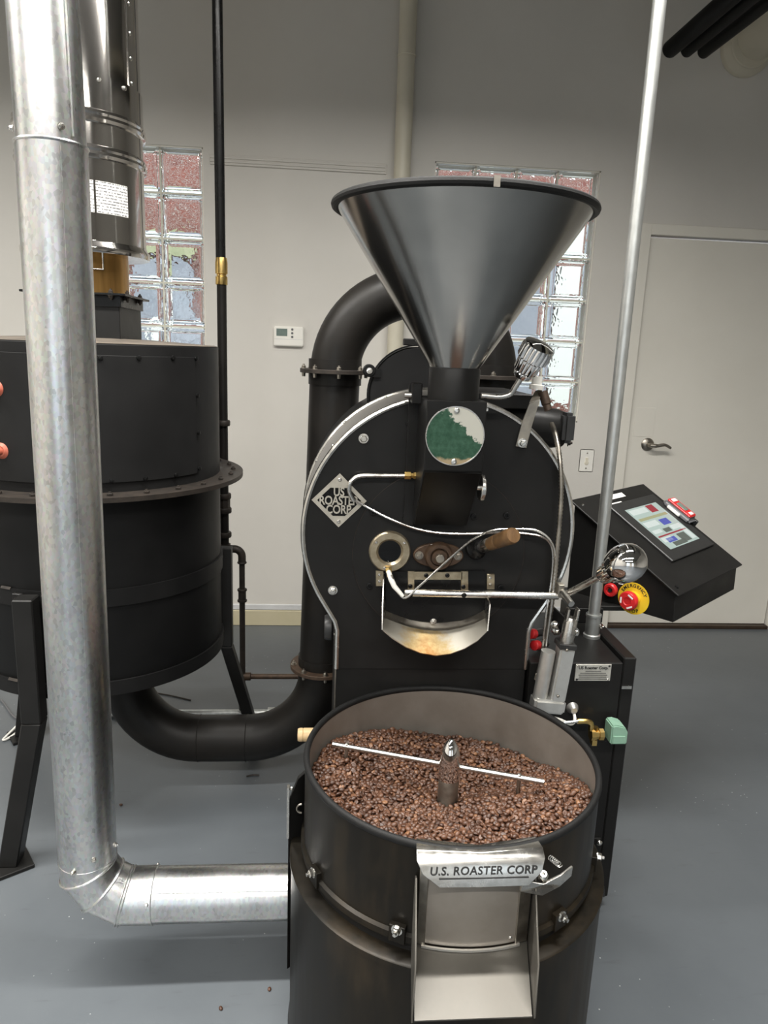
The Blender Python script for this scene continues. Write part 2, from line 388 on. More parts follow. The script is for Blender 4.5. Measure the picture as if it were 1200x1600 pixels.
    def build(s, name, mat, parent=None, bevel=0, ang=35, flat=False, org=None, seg=1, fix=True):
        off = OFF.get(parent, V((0, 0, 0))) if parent else V(org or (0, 0, 0))
        me = bpy.data.meshes.new(name)
        me.from_pydata([p-off for p in s.v], [], s.f)
        if bevel or fix:
            bm = bmesh.new(); bm.from_mesh(me)
            bmesh.ops.recalc_face_normals(bm, faces=bm.faces)
            if bevel:
                es = [e for e in bm.edges if len(e.link_faces) == 2 and e.calc_face_angle(0) > 0.6]
                bmesh.ops.bevel(bm, geom=es, offset=bevel, segments=seg, affect='EDGES', clamp_overlap=True)
            bm.to_mesh(me); bm.free()
        if not flat:
            me.polygons.foreach_set('use_smooth', [True]*len(me.polygons))
            me.set_sharp_from_angle(angle=math.radians(ang))
        me.materials.append(MATS[mat])
        o = bpy.data.objects.new(name, me); COL.objects.link(o)
        if parent: o.parent = parent
        else: o.location = off
        OFF[o] = off
        return o
def thing(name, label, cat, loc=(0, 0, 0), group=None):
    o = bpy.data.objects.new(name, None); o.empty_display_size = 0.05; COL.objects.link(o); o.location = loc
    o['label'] = label; o['category'] = cat; OFF[o] = V(loc)
    if group: o['group'] = group
    return o
def tag(o, label, cat, group=None):
    o['label'] = label; o['category'] = cat
    if group: o['group'] = group
    return o
def struct(o): o['kind'] = 'structure'; return o
def text_geo(s, size, ext=0.0005, align='CENTER', bold=0.0, spacing=1.0, shear=0.0):
    cu = bpy.data.curves.new('t', 'FONT'); cu.body = s; cu.size = size; cu.extrude = ext; cu.align_x = align; cu.align_y = 'CENTER'
    cu.offset = bold; cu.space_character = spacing; cu.resolution_u = 3; cu.shear = shear
    o = bpy.data.objects.new('t', cu); COL.objects.link(o)
    me = bpy.data.meshes.new_from_object(o)
    vs = [v.co.copy() for v in me.vertices]; fs = [tuple(p.vertices) for p in me.polygons]
    bpy.data.objects.remove(o); bpy.data.curves.remove(cu); bpy.data.meshes.remove(me)
    return vs, fs
def put_text(mb, s, size, o, x, y, ext=0.0005, **kw):
    """lettering lying in the plane of unit vectors x (reading direction) and y (up)"""
    vs, fs = text_geo(s, size, ext, **kw); o, x, y = V(o), V(x).normalized(), V(y).normalized(); z = x.cross(y)
    return mb.add([o+x*p.x+y*p.y+z*p.z for p in vs], fs)
def arc(c, R, a0, a1, n, ax, ay):
    c, ax, ay = V(c), V(ax), V(ay)
    return [c+ax*(R*math.cos(a0+(a1-a0)*i/n))+ay*(R*math.sin(a0+(a1-a0)*i/n)) for i in range(n+1)]
def spline(pts, k=8):
    """Catmull-Rom through points"""
    P = [V(p) for p in pts]; P = [P[0]*2-P[1]]+P+[P[-1]*2-P[-2]]; out = []
    for i in range(1, len(P)-2):
        for j in range(k):
            t = j/k; a, b, c, d = P[i-1], P[i], P[i+1], P[i+2]
            out.append(0.5*((2*b)+(c-a)*t+(2*a-5*b+4*c-d)*t*t+(3*b-a-3*c+d)*t**3))
    out.append(P[-2]); return out

# ================================================================== the room
YW = 3.67
X0, X1, Y0, ZC = -3.4, 4.6, -5.0, 3.9
floor = struct(MB().bx(X0-0.2, X1+0.2, Y0-0.2, YW+0.2, -0.1, 0).build('floor', 'floor_paint', flat=True))
struct(MB().bx(X0-0.2, X1+0.2, Y0-0.2, YW+0.2, ZC, ZC+0.1).build('ceiling', 'ceiling_paint', flat=True))
struct(MB().bx(X0-0.1, X0, Y0, YW, 0, ZC).build('wall_left', 'wall_paint', flat=True))
struct(MB().bx(X1, X1+0.1, Y0, YW, 0, ZC).build('wall_right', 'wall_paint', flat=True))
ADDED_WINDOWS = [(-2.7, -1.75, 0.12, 2.5), (-1.6, -0.65, 0.12, 2.5), (1.2, 2.1, 0.12, 2.5)]  # unseen windows, added so the chrome and steel have daylight to reflect
fw = MB(); fx_ = sorted({X0, X1, *[v for o in ADDED_WINDOWS for v in o[:2]]})
for i in range(len(fx_)-1):
    cx = (fx_[i]+fx_[i+1])/2
    if any(o[0] < cx < o[1] for o in ADDED_WINDOWS): fw.bx(fx_[i], fx_[i+1], Y0-0.1, Y0, 0, 0.12).bx(fx_[i], fx_[i+1], Y0-0.1, Y0, 2.5, ZC)
    else: fw.bx(fx_[i], fx_[i+1], Y0-0.1, Y0, 0, ZC)
struct(fw.build('wall_front', 'wall_paint', flat=True))
for i, o in enumerate(ADDED_WINDOWS):
    f = MB().bx(o[0], o[0]+0.05, Y0-0.08, Y0-0.02, o[2], o[3]).bx(o[1]-0.05, o[1], Y0-0.08, Y0-0.02, o[2], o[3]).bx(o[0]+0.05, o[1]-0.05, Y0-0.08, Y0-0.02, o[2], o[2]+0.05).bx(o[0]+0.05, o[1]-0.05, Y0-0.08, Y0-0.02, o[3]-0.05, o[3])
    w_ = struct(f.build('window_%d' % (3+i), 'dark_plastic', flat=True))
    MB().bx(o[0]+0.05, o[1]-0.05, Y0-0.053, Y0-0.047, o[2]+0.05, o[3]-0.05).build('reflection_pane', 'clear_glass', w_, flat=True)
W1 = (-1.398, -0.592, 1.126, 2.333); W2 = (0.487, 1.294, 1.126, 2.333); DR = (1.572, 2.50, 0.0, 2.056)
xs = sorted({X0, X1, W1[0], W1[1], W2[0], W2[1], DR[0], DR[1]}); zs = sorted({0, ZC, 1.126, 2.333, 2.056})
wb = MB()
for i in range(len(xs)-1):
    run = None
    for j in range(len(zs)-1):
        cx, cz = (xs[i]+xs[i+1])/2, (zs[j]+zs[j+1])/2
        if any(a < cx < b and c < cz < d for a, b, c, d in (W1, W2, DR)): continue
        wb.bx(xs[i], xs[i+1], YW, YW+0.14, zs[j], zs[j+1])
struct(wb.build('wall_back', 'wall_paint', flat=True))
# glass block windows
bs = 0.2016
def block_mesh():
    h = 0.0965; k = 0.077; e = 0.006; mb = MB()
    # solid glass block with rounded rim and a recessed face front and back
    prof = [(h-0.005, 0.0), (h, 0.006), (h, 0.074), (h-0.005, 0.080)]
    def sq(r, y): return [V((-r, y, -r)), V((r, y, -r)), V((r, y, r)), V((-r, y, r))]
    loops = [sq(k-0.008, 0.012), sq(k, 0.010), sq(k+0.006, 0.0), sq(h-0.006, 0.0), sq(h, 0.007), sq(h, 0.073), sq(h-0.006, 0.08), sq(k+0.006, 0.08), sq(k, 0.070), sq(k-0.008, 0.068)]
    pts = [p for l in loops for p in l]; fs = []
    for j in range(len(loops)-1):
        for i in range(4): fs.append((j*4+i, j*4+(i+1) % 4, (j+1)*4+(i+1) % 4, (j+1)*4+i))
    fs.append((3, 2, 1, 0)); q = (len(loops)-1)*4; fs.append((q, q+1, q+2, q+3))
    return mb.add(pts, fs)
bm0 = None
for wi, (a, b, c, d) in enumerate((W1, W2)):
    fr = MB()
    fr.bx(a, b, YW+0.005, YW+0.12, c, c+0.006).bx(a, b, YW+0.005, YW+0.12, d-0.006, d).bx(a, a+0.006, YW+0.005, YW+0.12, c, d).bx(b-0.006, b, YW+0.005, YW+0.12, c, d)
    win = struct(fr.build('window_%d' % (wi+1), 'trim_paint', flat=True))
    mo = MB()
    for i in range(5): mo.bx(a+i*bs-0.0042, a+i*bs+0.0042, YW+0.03, YW+0.09, c, d)
    for j in range(7): mo.bx(a, b, YW+0.031, YW+0.089, c+j*bs-0.0042, c+j*bs+0.0042)
    mo.build('mortar_joints', 'mortar', win, flat=True)
    for i in range(4):
        for j in range(6):
            if bm0 is None:
                o = block_mesh().build('glass_block', 'block_glass', win, flat=True); bm0 = o
            else:
                o = bm0.copy(); COL.objects.link(o); o.parent = win
            o.location = (a+(i+0.5)*bs, YW+0.022, c+(j+0.5)*bs)
# what stands outside the windows
struct(MB().bx(-14, 16, YW+0.15, 14, -0.35, -0.2).bx(-14, 16, -16, Y0-0.15, -0.35, -0.2).build('pavement_outside', 'pavement', flat=True))
struct(MB().bx(-14, 16, 8.5, 8.7, -0.2, 4.2).build('wall_outside', 'outside_brick', flat=True))
for i, (x0_, x1_, z0_, z1_, m_) in enumerate(((-3.05, -2.32, 2.15, 2.62, 'hedge'), (-3.3, -2.4, 1.75, 2.12, 'white_plastic'), (-3.4, -1.2, 0.9, 1.72, 'shop_glass'), (-2.1, -1.5, 1.72, 2.3, 'shop_glass'), (-2.35, -1.45, 2.35, 2.60, 'hedge'), (-3.4, -2.5, 0.2, 0.9, 'white_plastic'), (-1.95, -1.75, -0.2, 1.7, 'white_plastic'),
        (1.0, 2.48, 0.4, 2.85, 'shop_glass'), (2.55, 2.90, 0.9, 2.9, 'white_plastic'), (1.55, 1.70, 0.3, 2.9, 'white_plastic'), (1.0, 3.1, -0.2, 0.42, 'white_plastic'), (4.0, 6.2, 0.2, 2.7, 'shop_glass'), (-7.0, -4.6, 0.2, 2.7, 'shop_glass'))):
    struct(MB().bx(x0_, x1_, 8.40-0.01*i, 8.52, z0_, z1_).build('trim_%d' % (10+i), m_, flat=True))
# door
dr = struct(MB().bx(DR[0]+0.006, DR[1]-0.006, YW+0.012, YW+0.055, 0.022, DR[3]-0.010).build('door_1', 'door_paint', bevel=0.002))
fr = MB(); t = 0.052
fr.bx(DR[0]-t, DR[0]-0.001, YW-0.014, YW+0.13, 0, DR[3]+t).bx(DR[1]+0.001, DR[1]+t, YW-0.014, YW+0.13, 0, DR[3]+t).bx(DR[0]-0.001, DR[1]+0.001, YW-0.014, YW+0.13, DR[3]+0.001, DR[3]+t)
fr.build('door_frame', 'trim_paint', dr, bevel=0.002)
MB().bx(DR[0], DR[1], YW-0.02, YW+0.11, 0.0, 0.02).build('threshold', 'brown_threshold', dr, bevel=0.003)
hx, hz = 1.688, 1.021
h = MB().lathe([(0.034, 0), (0.034, 0.004), (0.026, 0.011), (0.013, 0.014), (0.012, 0.05)], (hx, YW+0.012, hz), (0, -1, 0), 28)
hd = h.build('handle_rose', 'dull_steel', dr)
MB().tube(spline([(hx-0.006, YW-0.036, hz), (hx+0.03, YW-0.042, hz), (hx+0.07, YW-0.042, hz+0.006), (hx+0.105, YW-0.040, hz-0.010)], 6), [0.011]*6+[0.009]*6+[0.0075]*6+[0.006], 10).build('handle_lever', 'dull_steel', hd)
MB().bx(1.603, 1.712, YW+0.0105, YW+0.0135, 1.06, 1.212).build('cover_plate', 'door_paint', dr, bevel=0.001)
# baseboard and trims
bb = struct(MB().bx(X0, DR[0]-t, YW-0.014, YW, 0, 0.085).build('baseboard_back', 'beige_paint', bevel=0.003))
MB().bx(X0, DR[0]-t, YW-0.010, YW, 0.086, 0.118).build('cap_strip', 'grey_trim', bb, bevel=0.003)
struct(MB().bx(DR[1]+t, X1, YW-0.014, YW, 0, 0.085).build('baseboard_right', 'beige_paint', bevel=0.003))
tr = MB().bx(-0.56, 0.258, YW-0.008, YW, 2.262, 2.306).bx(-0.56, 0.252, YW-0.013, YW-0.006, 2.272, 2.281).bx(-0.56, 0.252, YW-0.013, YW-0.006, 2.288, 2.298)
struct(tr.build('trim_1', 'wall_paint', bevel=0.0015))
# pipe on the wall
wp = thing('wall_pipe', 'ivory painted vertical pipe running up the back wall behind the hopper', 'pipe', (0.327, YW-0.055, 0))
MB().cyl((0.327, YW-0.055, 0), (0.327, YW-0.055, ZC), 0.039, n=28).build('pipe', 'ivory_pipe', wp)
for z in (0.9, 2.75): MB().torus((0.327, YW-0.055, z), (0, 0, 1), 0.040, 0.003, 28, 6).bx(0.315, 0.339, YW-0.018, YW-0.001, z-0.012, z+0.012).build('clamp', 'ivory_pipe', wp)
# thermostat
a, b = at(428, 510, YW-0.02), at(474, 541, YW-0.02)
tx, tz = (a.x+b.x)/2, (a.z+b.z)/2
th = thing('thermostat', 'small ivory wall thermostat with grey display and three buttons', 'thermostat', (tx, YW, tz))
MB().box((tx, YW-0.012, tz), (0.142, 0.024, 0.094)).build('casing', 'white_plastic', th, bevel=0.004, seg=2)
MB().box((tx-0.033, YW-0.0245, tz+0.018), (0.052, 0.002, 0.034)).build('display', 'lcd_grey', th)
MB().box((tx, YW-0.0242, tz-0.014), (0.138, 0.0012, 0.0015)).build('flap_seam', 'grey_trim', th)
for k in range(3): MB().lathe([(0.0055, 0), (0.005, 0.003)], (tx+0.017, YW-0.024, tz+0.033-0.0175*k), (0, -1, 0), 14).build('button', 'grey_plastic', th)
MB().box((tx, YW-0.0004, tz+0.01), (0.20, 0.0015, 0.155)).build('paint_patch', 'wall_paint', th)
# outlet plate
a = at(917, 720, YW-0.01)
ou = thing('switch_plate', 'ivory switch plate on the wall left of the door', 'switch', (a.x, YW, a.z))
MB().box((a.x, YW-0.003, a.z), (0.076, 0.006, 0.118)).build('plate', 'white_plastic', ou, bevel=0.003, seg=2)
MB().box((a.x, YW-0.007, a.z), (0.014, 0.006, 0.032)).lathe([(0.012, 0), (0.011, 0.003)], (a.x, YW-0.006, a.z-0.012), (0, -1, 0), 14).build('toggle', 'ivory_plastic', ou, bevel=0.001)
for dz in (0.04, -0.04): MB().screw((a.x, YW-0.006, a.z+dz), (0, -1, 0), 0.004).build('screw', 'dull_steel', ou)
# round duct stub and black rails at the top right
a = at(1164, 78, YW)
sd = thing('wall_duct', 'cream round duct with flange coming out of the wall near the ceiling', 'duct', (a.x, YW, a.z))
MB().cyl((a.x+0.02, YW, a.z+0.03), (a.x+0.02, 1.6, a.z+0.03), 0.098, n=36).build('duct_pipe', 'ivory_pipe', sd)
MB().lathe([(0.122, 0), (0.122, 0.03), (0.100, 0.055), (0.100, 0.07)], (a.x, YW, a.z), (0, -1, 0), 36).build('flange', 'ivory_pipe', sd, bevel=0.004)
RL = [((1046, 78), 0.034, 'thick black ceiling rail, the uppermost of three parallel rails'), ((1072, 80), 0.027, 'black round ceiling rail, the middle one of three parallel rails'), ((1098, 82), 0.027, 'black round ceiling rail, the one nearest the cream wall duct')]
for i, (q, r, lab) in enumerate(RL):
    p = at(q[0], q[1], 3.30)
    t_ = thing('ceiling_rail', lab, 'rail', (p.x, 3.30, p.z), 'black rails under the ceiling')
    m = MB()
    m.lathe([(r*0.8, 0), (r, 0.008), (r, 2.4)], (p.x, 3.30, p.z), (0, -1, 0), 24)
    m.build('rail', 'rail_black', t_)
    for y in (2.85, 1.3):
        MB().cyl((p.x, y, p.z+r*0.9), (p.x, y, ZC), 0.006, n=8).build('hanger_rod', 'cast_iron', t_)
        if i == 0: MB().torus((p.x, y, p.z+r+0.03), (1, 0, 0), 0.02, 0.005, 16, 6).build('hanger_ring', 'cast_iron', t_)
# strip light housings (above and behind the picture)
for i, (ly, lz, lw) in enumerate(LAMP_ROWS):
    t_ = thing('strip_light', ['long white strip light hung above the roaster', 'long white strip light hung just behind the camera position', 'long white strip light hung farthest from the glass block wall'][i], 'light', (-0.75, ly, lz), 'ceiling strip lights')
    MB().bx(-3.0, 1.5, ly-0.075, ly+0.075, lz+0.006, lz+0.07).build('housing', 'white_plastic', t_, bevel=0.006)
    for x in (-2.6, 1.1): MB().cyl((x, ly, lz+0.07), (x, ly, ZC), 0.004, n=8).build('hanger_rod', 'steel', t_)

# ================================================================== cooling tray
CX, CY, RIM = 0.270, 1.338, 0.644
ct = thing('cooling_tray', 'round black cooling tray full of roasted beans on a wide drum base', 'cooling tray', (CX, CY, 0))
RO, RI = 0.300, 0.293
body = MB().ring([(RO, 0.455), (RO, RIM), (RI+0.002, RIM), (RI+0.002, 0.455)], (CX, CY, 0), (0, 0, 1), 96).build('tray_wall', 'worn_black', ct)
MB().ring([(RI+0.0015, 0.47), (RI+0.0015, RIM-0.002), (RI, RIM-0.002), (RI, 0.47)], (CX, CY, 0), (0, 0, 1), 96).build('inner_lining', 'brushed_tray', ct)
MB().ring([(RO+0.0065*math.cos(t*PI/6)-0.003, RIM+0.0015+0.0075*math.sin(t*PI/6)) for t in range(12)], (CX, CY, 0), (0, 0, 1), 96).build('rim_trim', 'rubber', ct)
MB().lathe([(RI, 0.462), (0.0, 0.462)], (CX, CY, 0), (0, 0, 1), 64).build('tray_floor', 'brushed_tray', ct)
MB().ring([(RO, 0.452), (RO+0.006, 0.453), (RO+0.006, 0.466), (RO, 0.470)], (CX, CY, 0), (0, 0, 1), 96).build('lower_band', 'worn_black', ct)
MB().lathe([(RO-0.004, 0.43), (RO-0.004, 0.455)], (CX, CY, 0), (0, 0, 1), 72).build('neck_ring', 'black_paint', ct)
MB().lathe([(0.330, 0.0), (0.326, 0.03), (0.326, 0.415), (0.329, 0.416), (0.329, 0.427), (0.324, 0.430), (RO-0.008, 0.430)], (CX, CY, 0), (0, 0, 1), 96).build('base_drum', 'worn_black', ct)
for ang in (-154, -115, -57, -20):
    a = math.radians(ang); d = V((math.cos(a), math.sin(a), 0)); p = V((CX, CY, 0.478))+d*RO
    MB().box(V((CX, CY, 0.468))+d*(RO+0.004), (0.012, 0.030, 0.034), Matrix.Rotation(a, 3, 'Z')).build('bracket', 'worn_black', ct, bevel=0.001)
    MB().hexbolt(p+d*0.009, d, 0.0075, 0.010).build('bolt', 'bright_steel', ct)
# left edge plate beside the tray, with screws and eye
ep = MB().prism([(-0.064, 1.36, 0.10), (-0.064, 1.36, 0.52), (-0.045, 1.36, 0.575), (-0.020, 1.40, 0.575), (-0.020, 1.40, 0.10)], (0.0, 0.015, 0)).build('side_plate', 'black_paint', ct, bevel=0.001)
MB().tube(arc((-0.036, 1.352, 0.512), 0.010, PI/2, 3*PI/2, 8, (1, 0, 0), (0, 0, 1)), 0.0022, 8).build('eye_hook', 'dull_steel', ep)
MB().screw((-0.058, 1.359, 0.555), (-0.3, -1, 0), 0.005).build('screw', 'bright_steel', ep)
MB().bx(-0.067, -0.062, 1.352, 1.366, 0.44, 0.56).build('steel_edge', 'steel', ep)
# wooden stop handle behind the left side
a = at(476, 1148, 1.66)
hw = MB().lathe([(0.0, 0), (0.015, 0.001), (0.017, 0.006), (0.017, 0.013), (0.0155, 0.0145), (0.017, 0.016), (0.017, 0.05), (0.011, 0.055)], (a.x-0.018, a.y, a.z), (1, 0, 0), 20).build('wood_handle', 'pale_wood', ct)
MB().cyl((a.x+0.03, a.y, a.z), (0.036, a.y, a.z), 0.006, n=10).build('handle_rod', 'dull_steel', hw)
# agitator: hub, arm and pegs
hub = MB().lathe([(0.0215, 0.50), (0.0215, 0.588), (0.0205, 0.590)], (CX, CY, 0), (0, 0, 1), 32).build('agitator_post', 'dull_steel', ct)
MB().lathe([(0.0222, 0.590), (0.0222, 0.628), (0.0205, 0.642), (0.0165, 0.658), (0.0105, 0.671), (0.004, 0.679), (0.0, 0.680)], (CX, CY, 0), (0, 0, 1), 32).build('bullet_cap', 'chrome', hub)
A0, A1 = atz(520, 1163, 0.617), atz(850, 1222, 0.617)
arm = MB().cyl(A0, A1, 0.0058, n=14).build('agitator_arm', 'bright_steel', ct)
ad = (A1-A0).normalized()
for k in (0.07, 0.89):
    p = A0+(A1-A0)*k
    MB().cyl(p+V((0, 0, 0.004)), p-V((0, 0, 0.075)), 0.0042, n=10).build('arm_peg', 'dull_steel', arm)
    MB().screw(p+V((0, 0, 0.0052)), (0, 0, 1), 0.0045).build('peg_nut', 'bright_steel', arm)
# discharge gate, name plate and chute
GX0, GX1 = 0.168, 0.372
def on_tray(x, r): return CY-math.sqrt(max(0.0, r*r-(x-CX)**2))
def strip(x0, x1, r, z0, z1, n=10): return [[(x0+(x1-x0)*i/n, on_tray(x0+(x1-x0)*i/n, r), z) for i in range(n+1)] for z in (z0, z1)]
gate = MB().sheet(strip(0.180, 0.350, RO+0.003, 0.463, 0.632), (0, -0.004, 0)).build('gate', 'brushed_tray', ct, bevel=0.0008)
for x0, x1 in ((0.172, 0.186), (0.344, 0.366)):
    MB().sheet(strip(x0, x1, RO+0.005, 0.462, 0.634, 3), (0, -0.006, 0)).build('gate_guide', 'dull_steel', ct, bevel=0.001)
MB().screw((0.335, on_tray(0.335, RO+0.007), 0.474), (0, -1, 0), 0.003).build('screw', 'bright_steel', gate)
# name plate: lip bent over the rim with a sloping face below
yl = CY-RO-0.004
pl = [[(0.166, on_tray(0.166, RI-0.003)-0.001, 0.651), (0.27, on_tray(0.27, RI-0.003)-0.001, 0.651), (0.374, on_tray(0.374, RI-0.003)-0.001, 0.651)],
      [(0.163, yl+0.004, 0.652), (0.27, yl-0.006, 0.652), (0.377, yl+0.004, 0.652)],
      [(0.162, yl-0.010, 0.642), (0.27, yl-0.012, 0.642), (0.378, yl-0.010, 0.642)],
      [(0.172, yl-0.018, 0.622), (0.27, yl-0.020, 0.622), (0.372, yl-0.018, 0.622)],
      [(0.200, yl-0.024, 0.601), (0.27, yl-0.025, 0.601), (0.349, yl-0.024, 0.601)]]
npl = MB().sheet(pl, (0, 0.004, -0.0015)).build('name_plate', 'bright_steel', ct, bevel=0.0008)
fx = V((1, 0, 0)); fy = (V((0.27, yl-0.012, 0.642))-V((0.27, yl-0.025, 0.601))).normalized()
tm = MB(); put_text(tm, 'U.S. ROASTER CORP', 0.0185, V((0.273, yl-0.0178, 0.6265)), fx, fy, 0.0008, bold=0.00035, spacing=1.08, shear=0.12)
tm.build('lettering', 'ink', npl, fix=False)
MB().box(V((0.274, yl-0.0210, 0.6155)), (0.150, 0.0022, 0.0020), Matrix.Rotation(-0.30, 3, 'X')).build('underline_slot', 'ink', npl)
# chute floor and cheeks
cf = [[(0.176, on_tray(0.176, RO+0.008), 0.458), (0.27, on_tray(0.27, RO+0.008), 0.458), (0.364, on_tray(0.364, RO+0.008), 0.458)],
      [(0.165, 0.98, 0.444), (0.258, 0.98, 0.444), (0.352, 0.98, 0.444)], [(0.1565, 0.925, 0.430), (0.25, 0.925, 0.430), (0.345, 0.925, 0.430)]]
cf = []
for i in range(7):
    t_ = i/6; row = []
    for j in range(9):
        u = j/8; x = (0.170+(0.368-0.170)*u); yb = on_tray(x, RO+0.006); y = yb+(0.925-yb)*t_
        xx = x+t_*((0.1565+(0.3455-0.1565)*u)-x); row.append((xx, y, 0.459-0.028*t_))
    cf.append(row)
MB().sheet(cf, (0, 0, -0.0025)).build('chute_floor', 'chute_steel', ct)
MB().sheet(strip(0.180, 0.352, RO+0.010, 0.4585, 0.4625), (0, -0.004, 0)).build('chute_lip', 'aluminium', ct)
for sx, xb, xf in ((-1, 0.168, 0.154), (1, 0.370, 0.348)):
    yb = on_tray(xb, RO)-0.002
    MB().prism([(xb, yb, 0.590), (xb, yb, 0.440), (xf, 0.923, 0.428), (xf, 0.925, 0.437), (xf+(xb-xf)*0.45, 0.955, 0.498), (xb, yb-0.010, 0.592)], (0.003*sx, 0, 0)).build('chute_cheek', 'chute_steel', ct, bevel=0.0006)
# gate latch on the right
lv = MB().prism([(0.340, 1.030, 0.600), (0.340, 1.030, 0.576), (0.376, 1.024, 0.572), (0.412, 1.042, 0.574), (0.438, 1.060, 0.580), (0.439, 1.061, 0.598), (0.412, 1.043, 0.595), (0.376, 1.025, 0.594)], (0.002, -0.004, 0)).build('latch_lever', 'steel', ct, bevel=0.0008)
MB().lathe([(0.009, 0), (0.009, 0.006), (0.006, 0.010), (0.003, 0.010), (0.003, 0.006)], (0.380, 1.034, 0.598), (0, -0.4, 1), 16).build('latch_bolt', 'bright_steel', lv)
sp = []
for i in range(60):
    g = i/59*2*PI*6; sp.append(V((0.398+0.014*i/59, 1.056, 0.618))+V((0.0045*math.cos(g), -0.012*i/59, 0.0045*math.sin(g)-0.006*i/59)))
MB().tube(sp, 0.001, 6).build('latch_spring', 'bright_steel', lv)

# ---- the beans
def bean_geo(n=10, m=6):
    a, b = 0.0060, 0.0044; pts = []; fs = []
    pts.append((0, 0, -0.0006))
    for j in range(1, m):
        ph = -PI/2+PI*j/m
        for i in range(n):
            t_ = 2*PI*i/n; x, y, z = a*math.cos(ph)*math.cos(t_), b*math.cos(ph)*math.sin(t_), math.sin(ph)
            z = z*0.0040 if z > 0 else z*0.0018
            if z < 0 and abs(y) < 0.0013: z = -0.0004
            pts.append((x, y, z))
    pts.append((0, 0, 0.0040)); T = len(pts)-1
    for i in range(n):
        fs.append((0, 1+(i+1) % n, 1+i)); fs.append((T, 1+(m-2)*n+i, 1+(m-2)*n+(i+1) % n))
        for j in range(m-2): fs.append((1+j*n+i, 1+j*n+(i+1) % n, 1+(j+1)*n+(i+1) % n, 1+(j+1)*n+i))
    return pts, fs
HA = [(-180, 0.056), (-135, 0.048), (-90, 0.045), (-60, 0.064), (-30, 0.074), (-15, 0.070), (8, 0.030), (30, -0.004), (48, -0.008), (80, -0.002), (106, 0.012), (124, 0.030), (150, 0.056), (180, 0.056)]
def heap(x, y):
    q = noise.noise(V((x*9, y*9, 0.3)))*0.008 + noise.noise(V((x*26, y*26, 1.7)))*0.004
    r = math.hypot(x-CX, y-CY)/RI; a = math.degrees(math.atan2(y-CY, x-CX))
    # banked up against the wall, lowest round the post and along the back
    return 0.530 + q + float(np.interp(a, [k[0] for k in HA], [k[1] for k in HA]))*min(1.0, r/0.72)**0.9 - 0.006*math.exp(-((r-0.62)/0.06)**2)
BP, BF = bean_geo()
places = []
for lay, (st, dz) in enumerate(((0.0097, 0.0), (0.0103, -0.006))):
    n = int(RI/st)+2
    for i in range(-n, n+1):
        for j in range(-n, n+1):
            x = CX+(i+0.5*(j % 2)+random.uniform(-0.33, 0.33))*st; y = CY+(j*0.87+random.uniform(-0.33, 0.33))*st
            r = math.hypot(x-CX, y-CY)
            if r > RI-0.007 or r < 0.026: continue
            z = heap(x, y)+dz+random.uniform(-0.002, 0.0025)
            flip = PI if random.random() < 0.42 else 0
            R = Matrix.Rotation(random.uniform(0, 2*PI), 3, 'Z') @ Matrix.Rotation(random.gauss(0, 0.45), 3, 'X') @ Matrix.Rotation(random.gauss(0, 0.35), 3, 'Y') @ Matrix.Rotation(flip, 3, 'X')
            sc = random.uniform(1.02, 1.30)
            places.append((x, y, z, R, sc, lay))
camv = V((0, 0, CAM_H))
def vis(pl):
    # seen over the near rim?
    d = V(pl[:3])-camv
    for k in np.linspace(0.02, 0.98, 120):
        q = camv+d*k
        if q.z < RIM+0.004 and math.hypot(q.x-CX, q.y-CY) > RI: return False
    return True
order = sorted([p for p in places if p[5] == 0], key=lambda p: (V(p[:3])-camv).length)
near = []
for p in order:
    if len(near) >= 300: break
    if vis(p): near.append(p)
nid = {id(p) for p in near}
bmesh_ = bpy.data.meshes.new('coffee_bean'); bmesh_.from_pydata(BP, [], BF); bmesh_.materials.append(MATS['roasted_bean'])
bmesh_.polygons.foreach_set('use_smooth', [True]*len(bmesh_.polygons))
for p in near:
    o = bpy.data.objects.new('coffee_bean', bmesh_); COL.objects.link(o)
    mt = (p[3]*p[4]).to_4x4(); mt.translation = p[:3]; o.matrix_world = mt
    tag(o, 'roasted coffee bean near the front rim on the bean pile', 'coffee bean', 'beans near the front of the cooling tray')
base = np.array(BP); fa = BF; allv = []; allf = []; k = 0
for p in places:
    if id(p) in nid: continue
    allv.append(base @ (np.array(p[3])*p[4]).T + np.array(p[:3])); allf += [tuple(i+k for i in f) for f in fa]; k += len(base)
me = bpy.data.meshes.new('coffee_bean_pile'); me.from_pydata(np.concatenate(allv).tolist(), [], allf); me.materials.append(MATS['roasted_bean'])
me.polygons.foreach_set('use_smooth', [True]*len(me.polygons))
pile = bpy.data.objects.new('coffee_bean_pile', me); COL.objects.link(pile); pile['kind'] = 'stuff'
tag(pile, 'heap of roasted brown coffee beans filling the cooling tray', 'coffee beans')
bed = []
for r in np.linspace(0.022, RI-0.001, 24):
    bed.append([(CX+r*math.cos(a), CY+r*math.sin(a), heap(CX+r*math.cos(a), CY+r*math.sin(a))-0.0105) for a in np.linspace(0, 2*PI, 73)])
bd = MB().sheet(bed, (0, 0, -0.05)).build('bean_bed', 'bean_bed', pile); bd['kind'] = 'stuff'

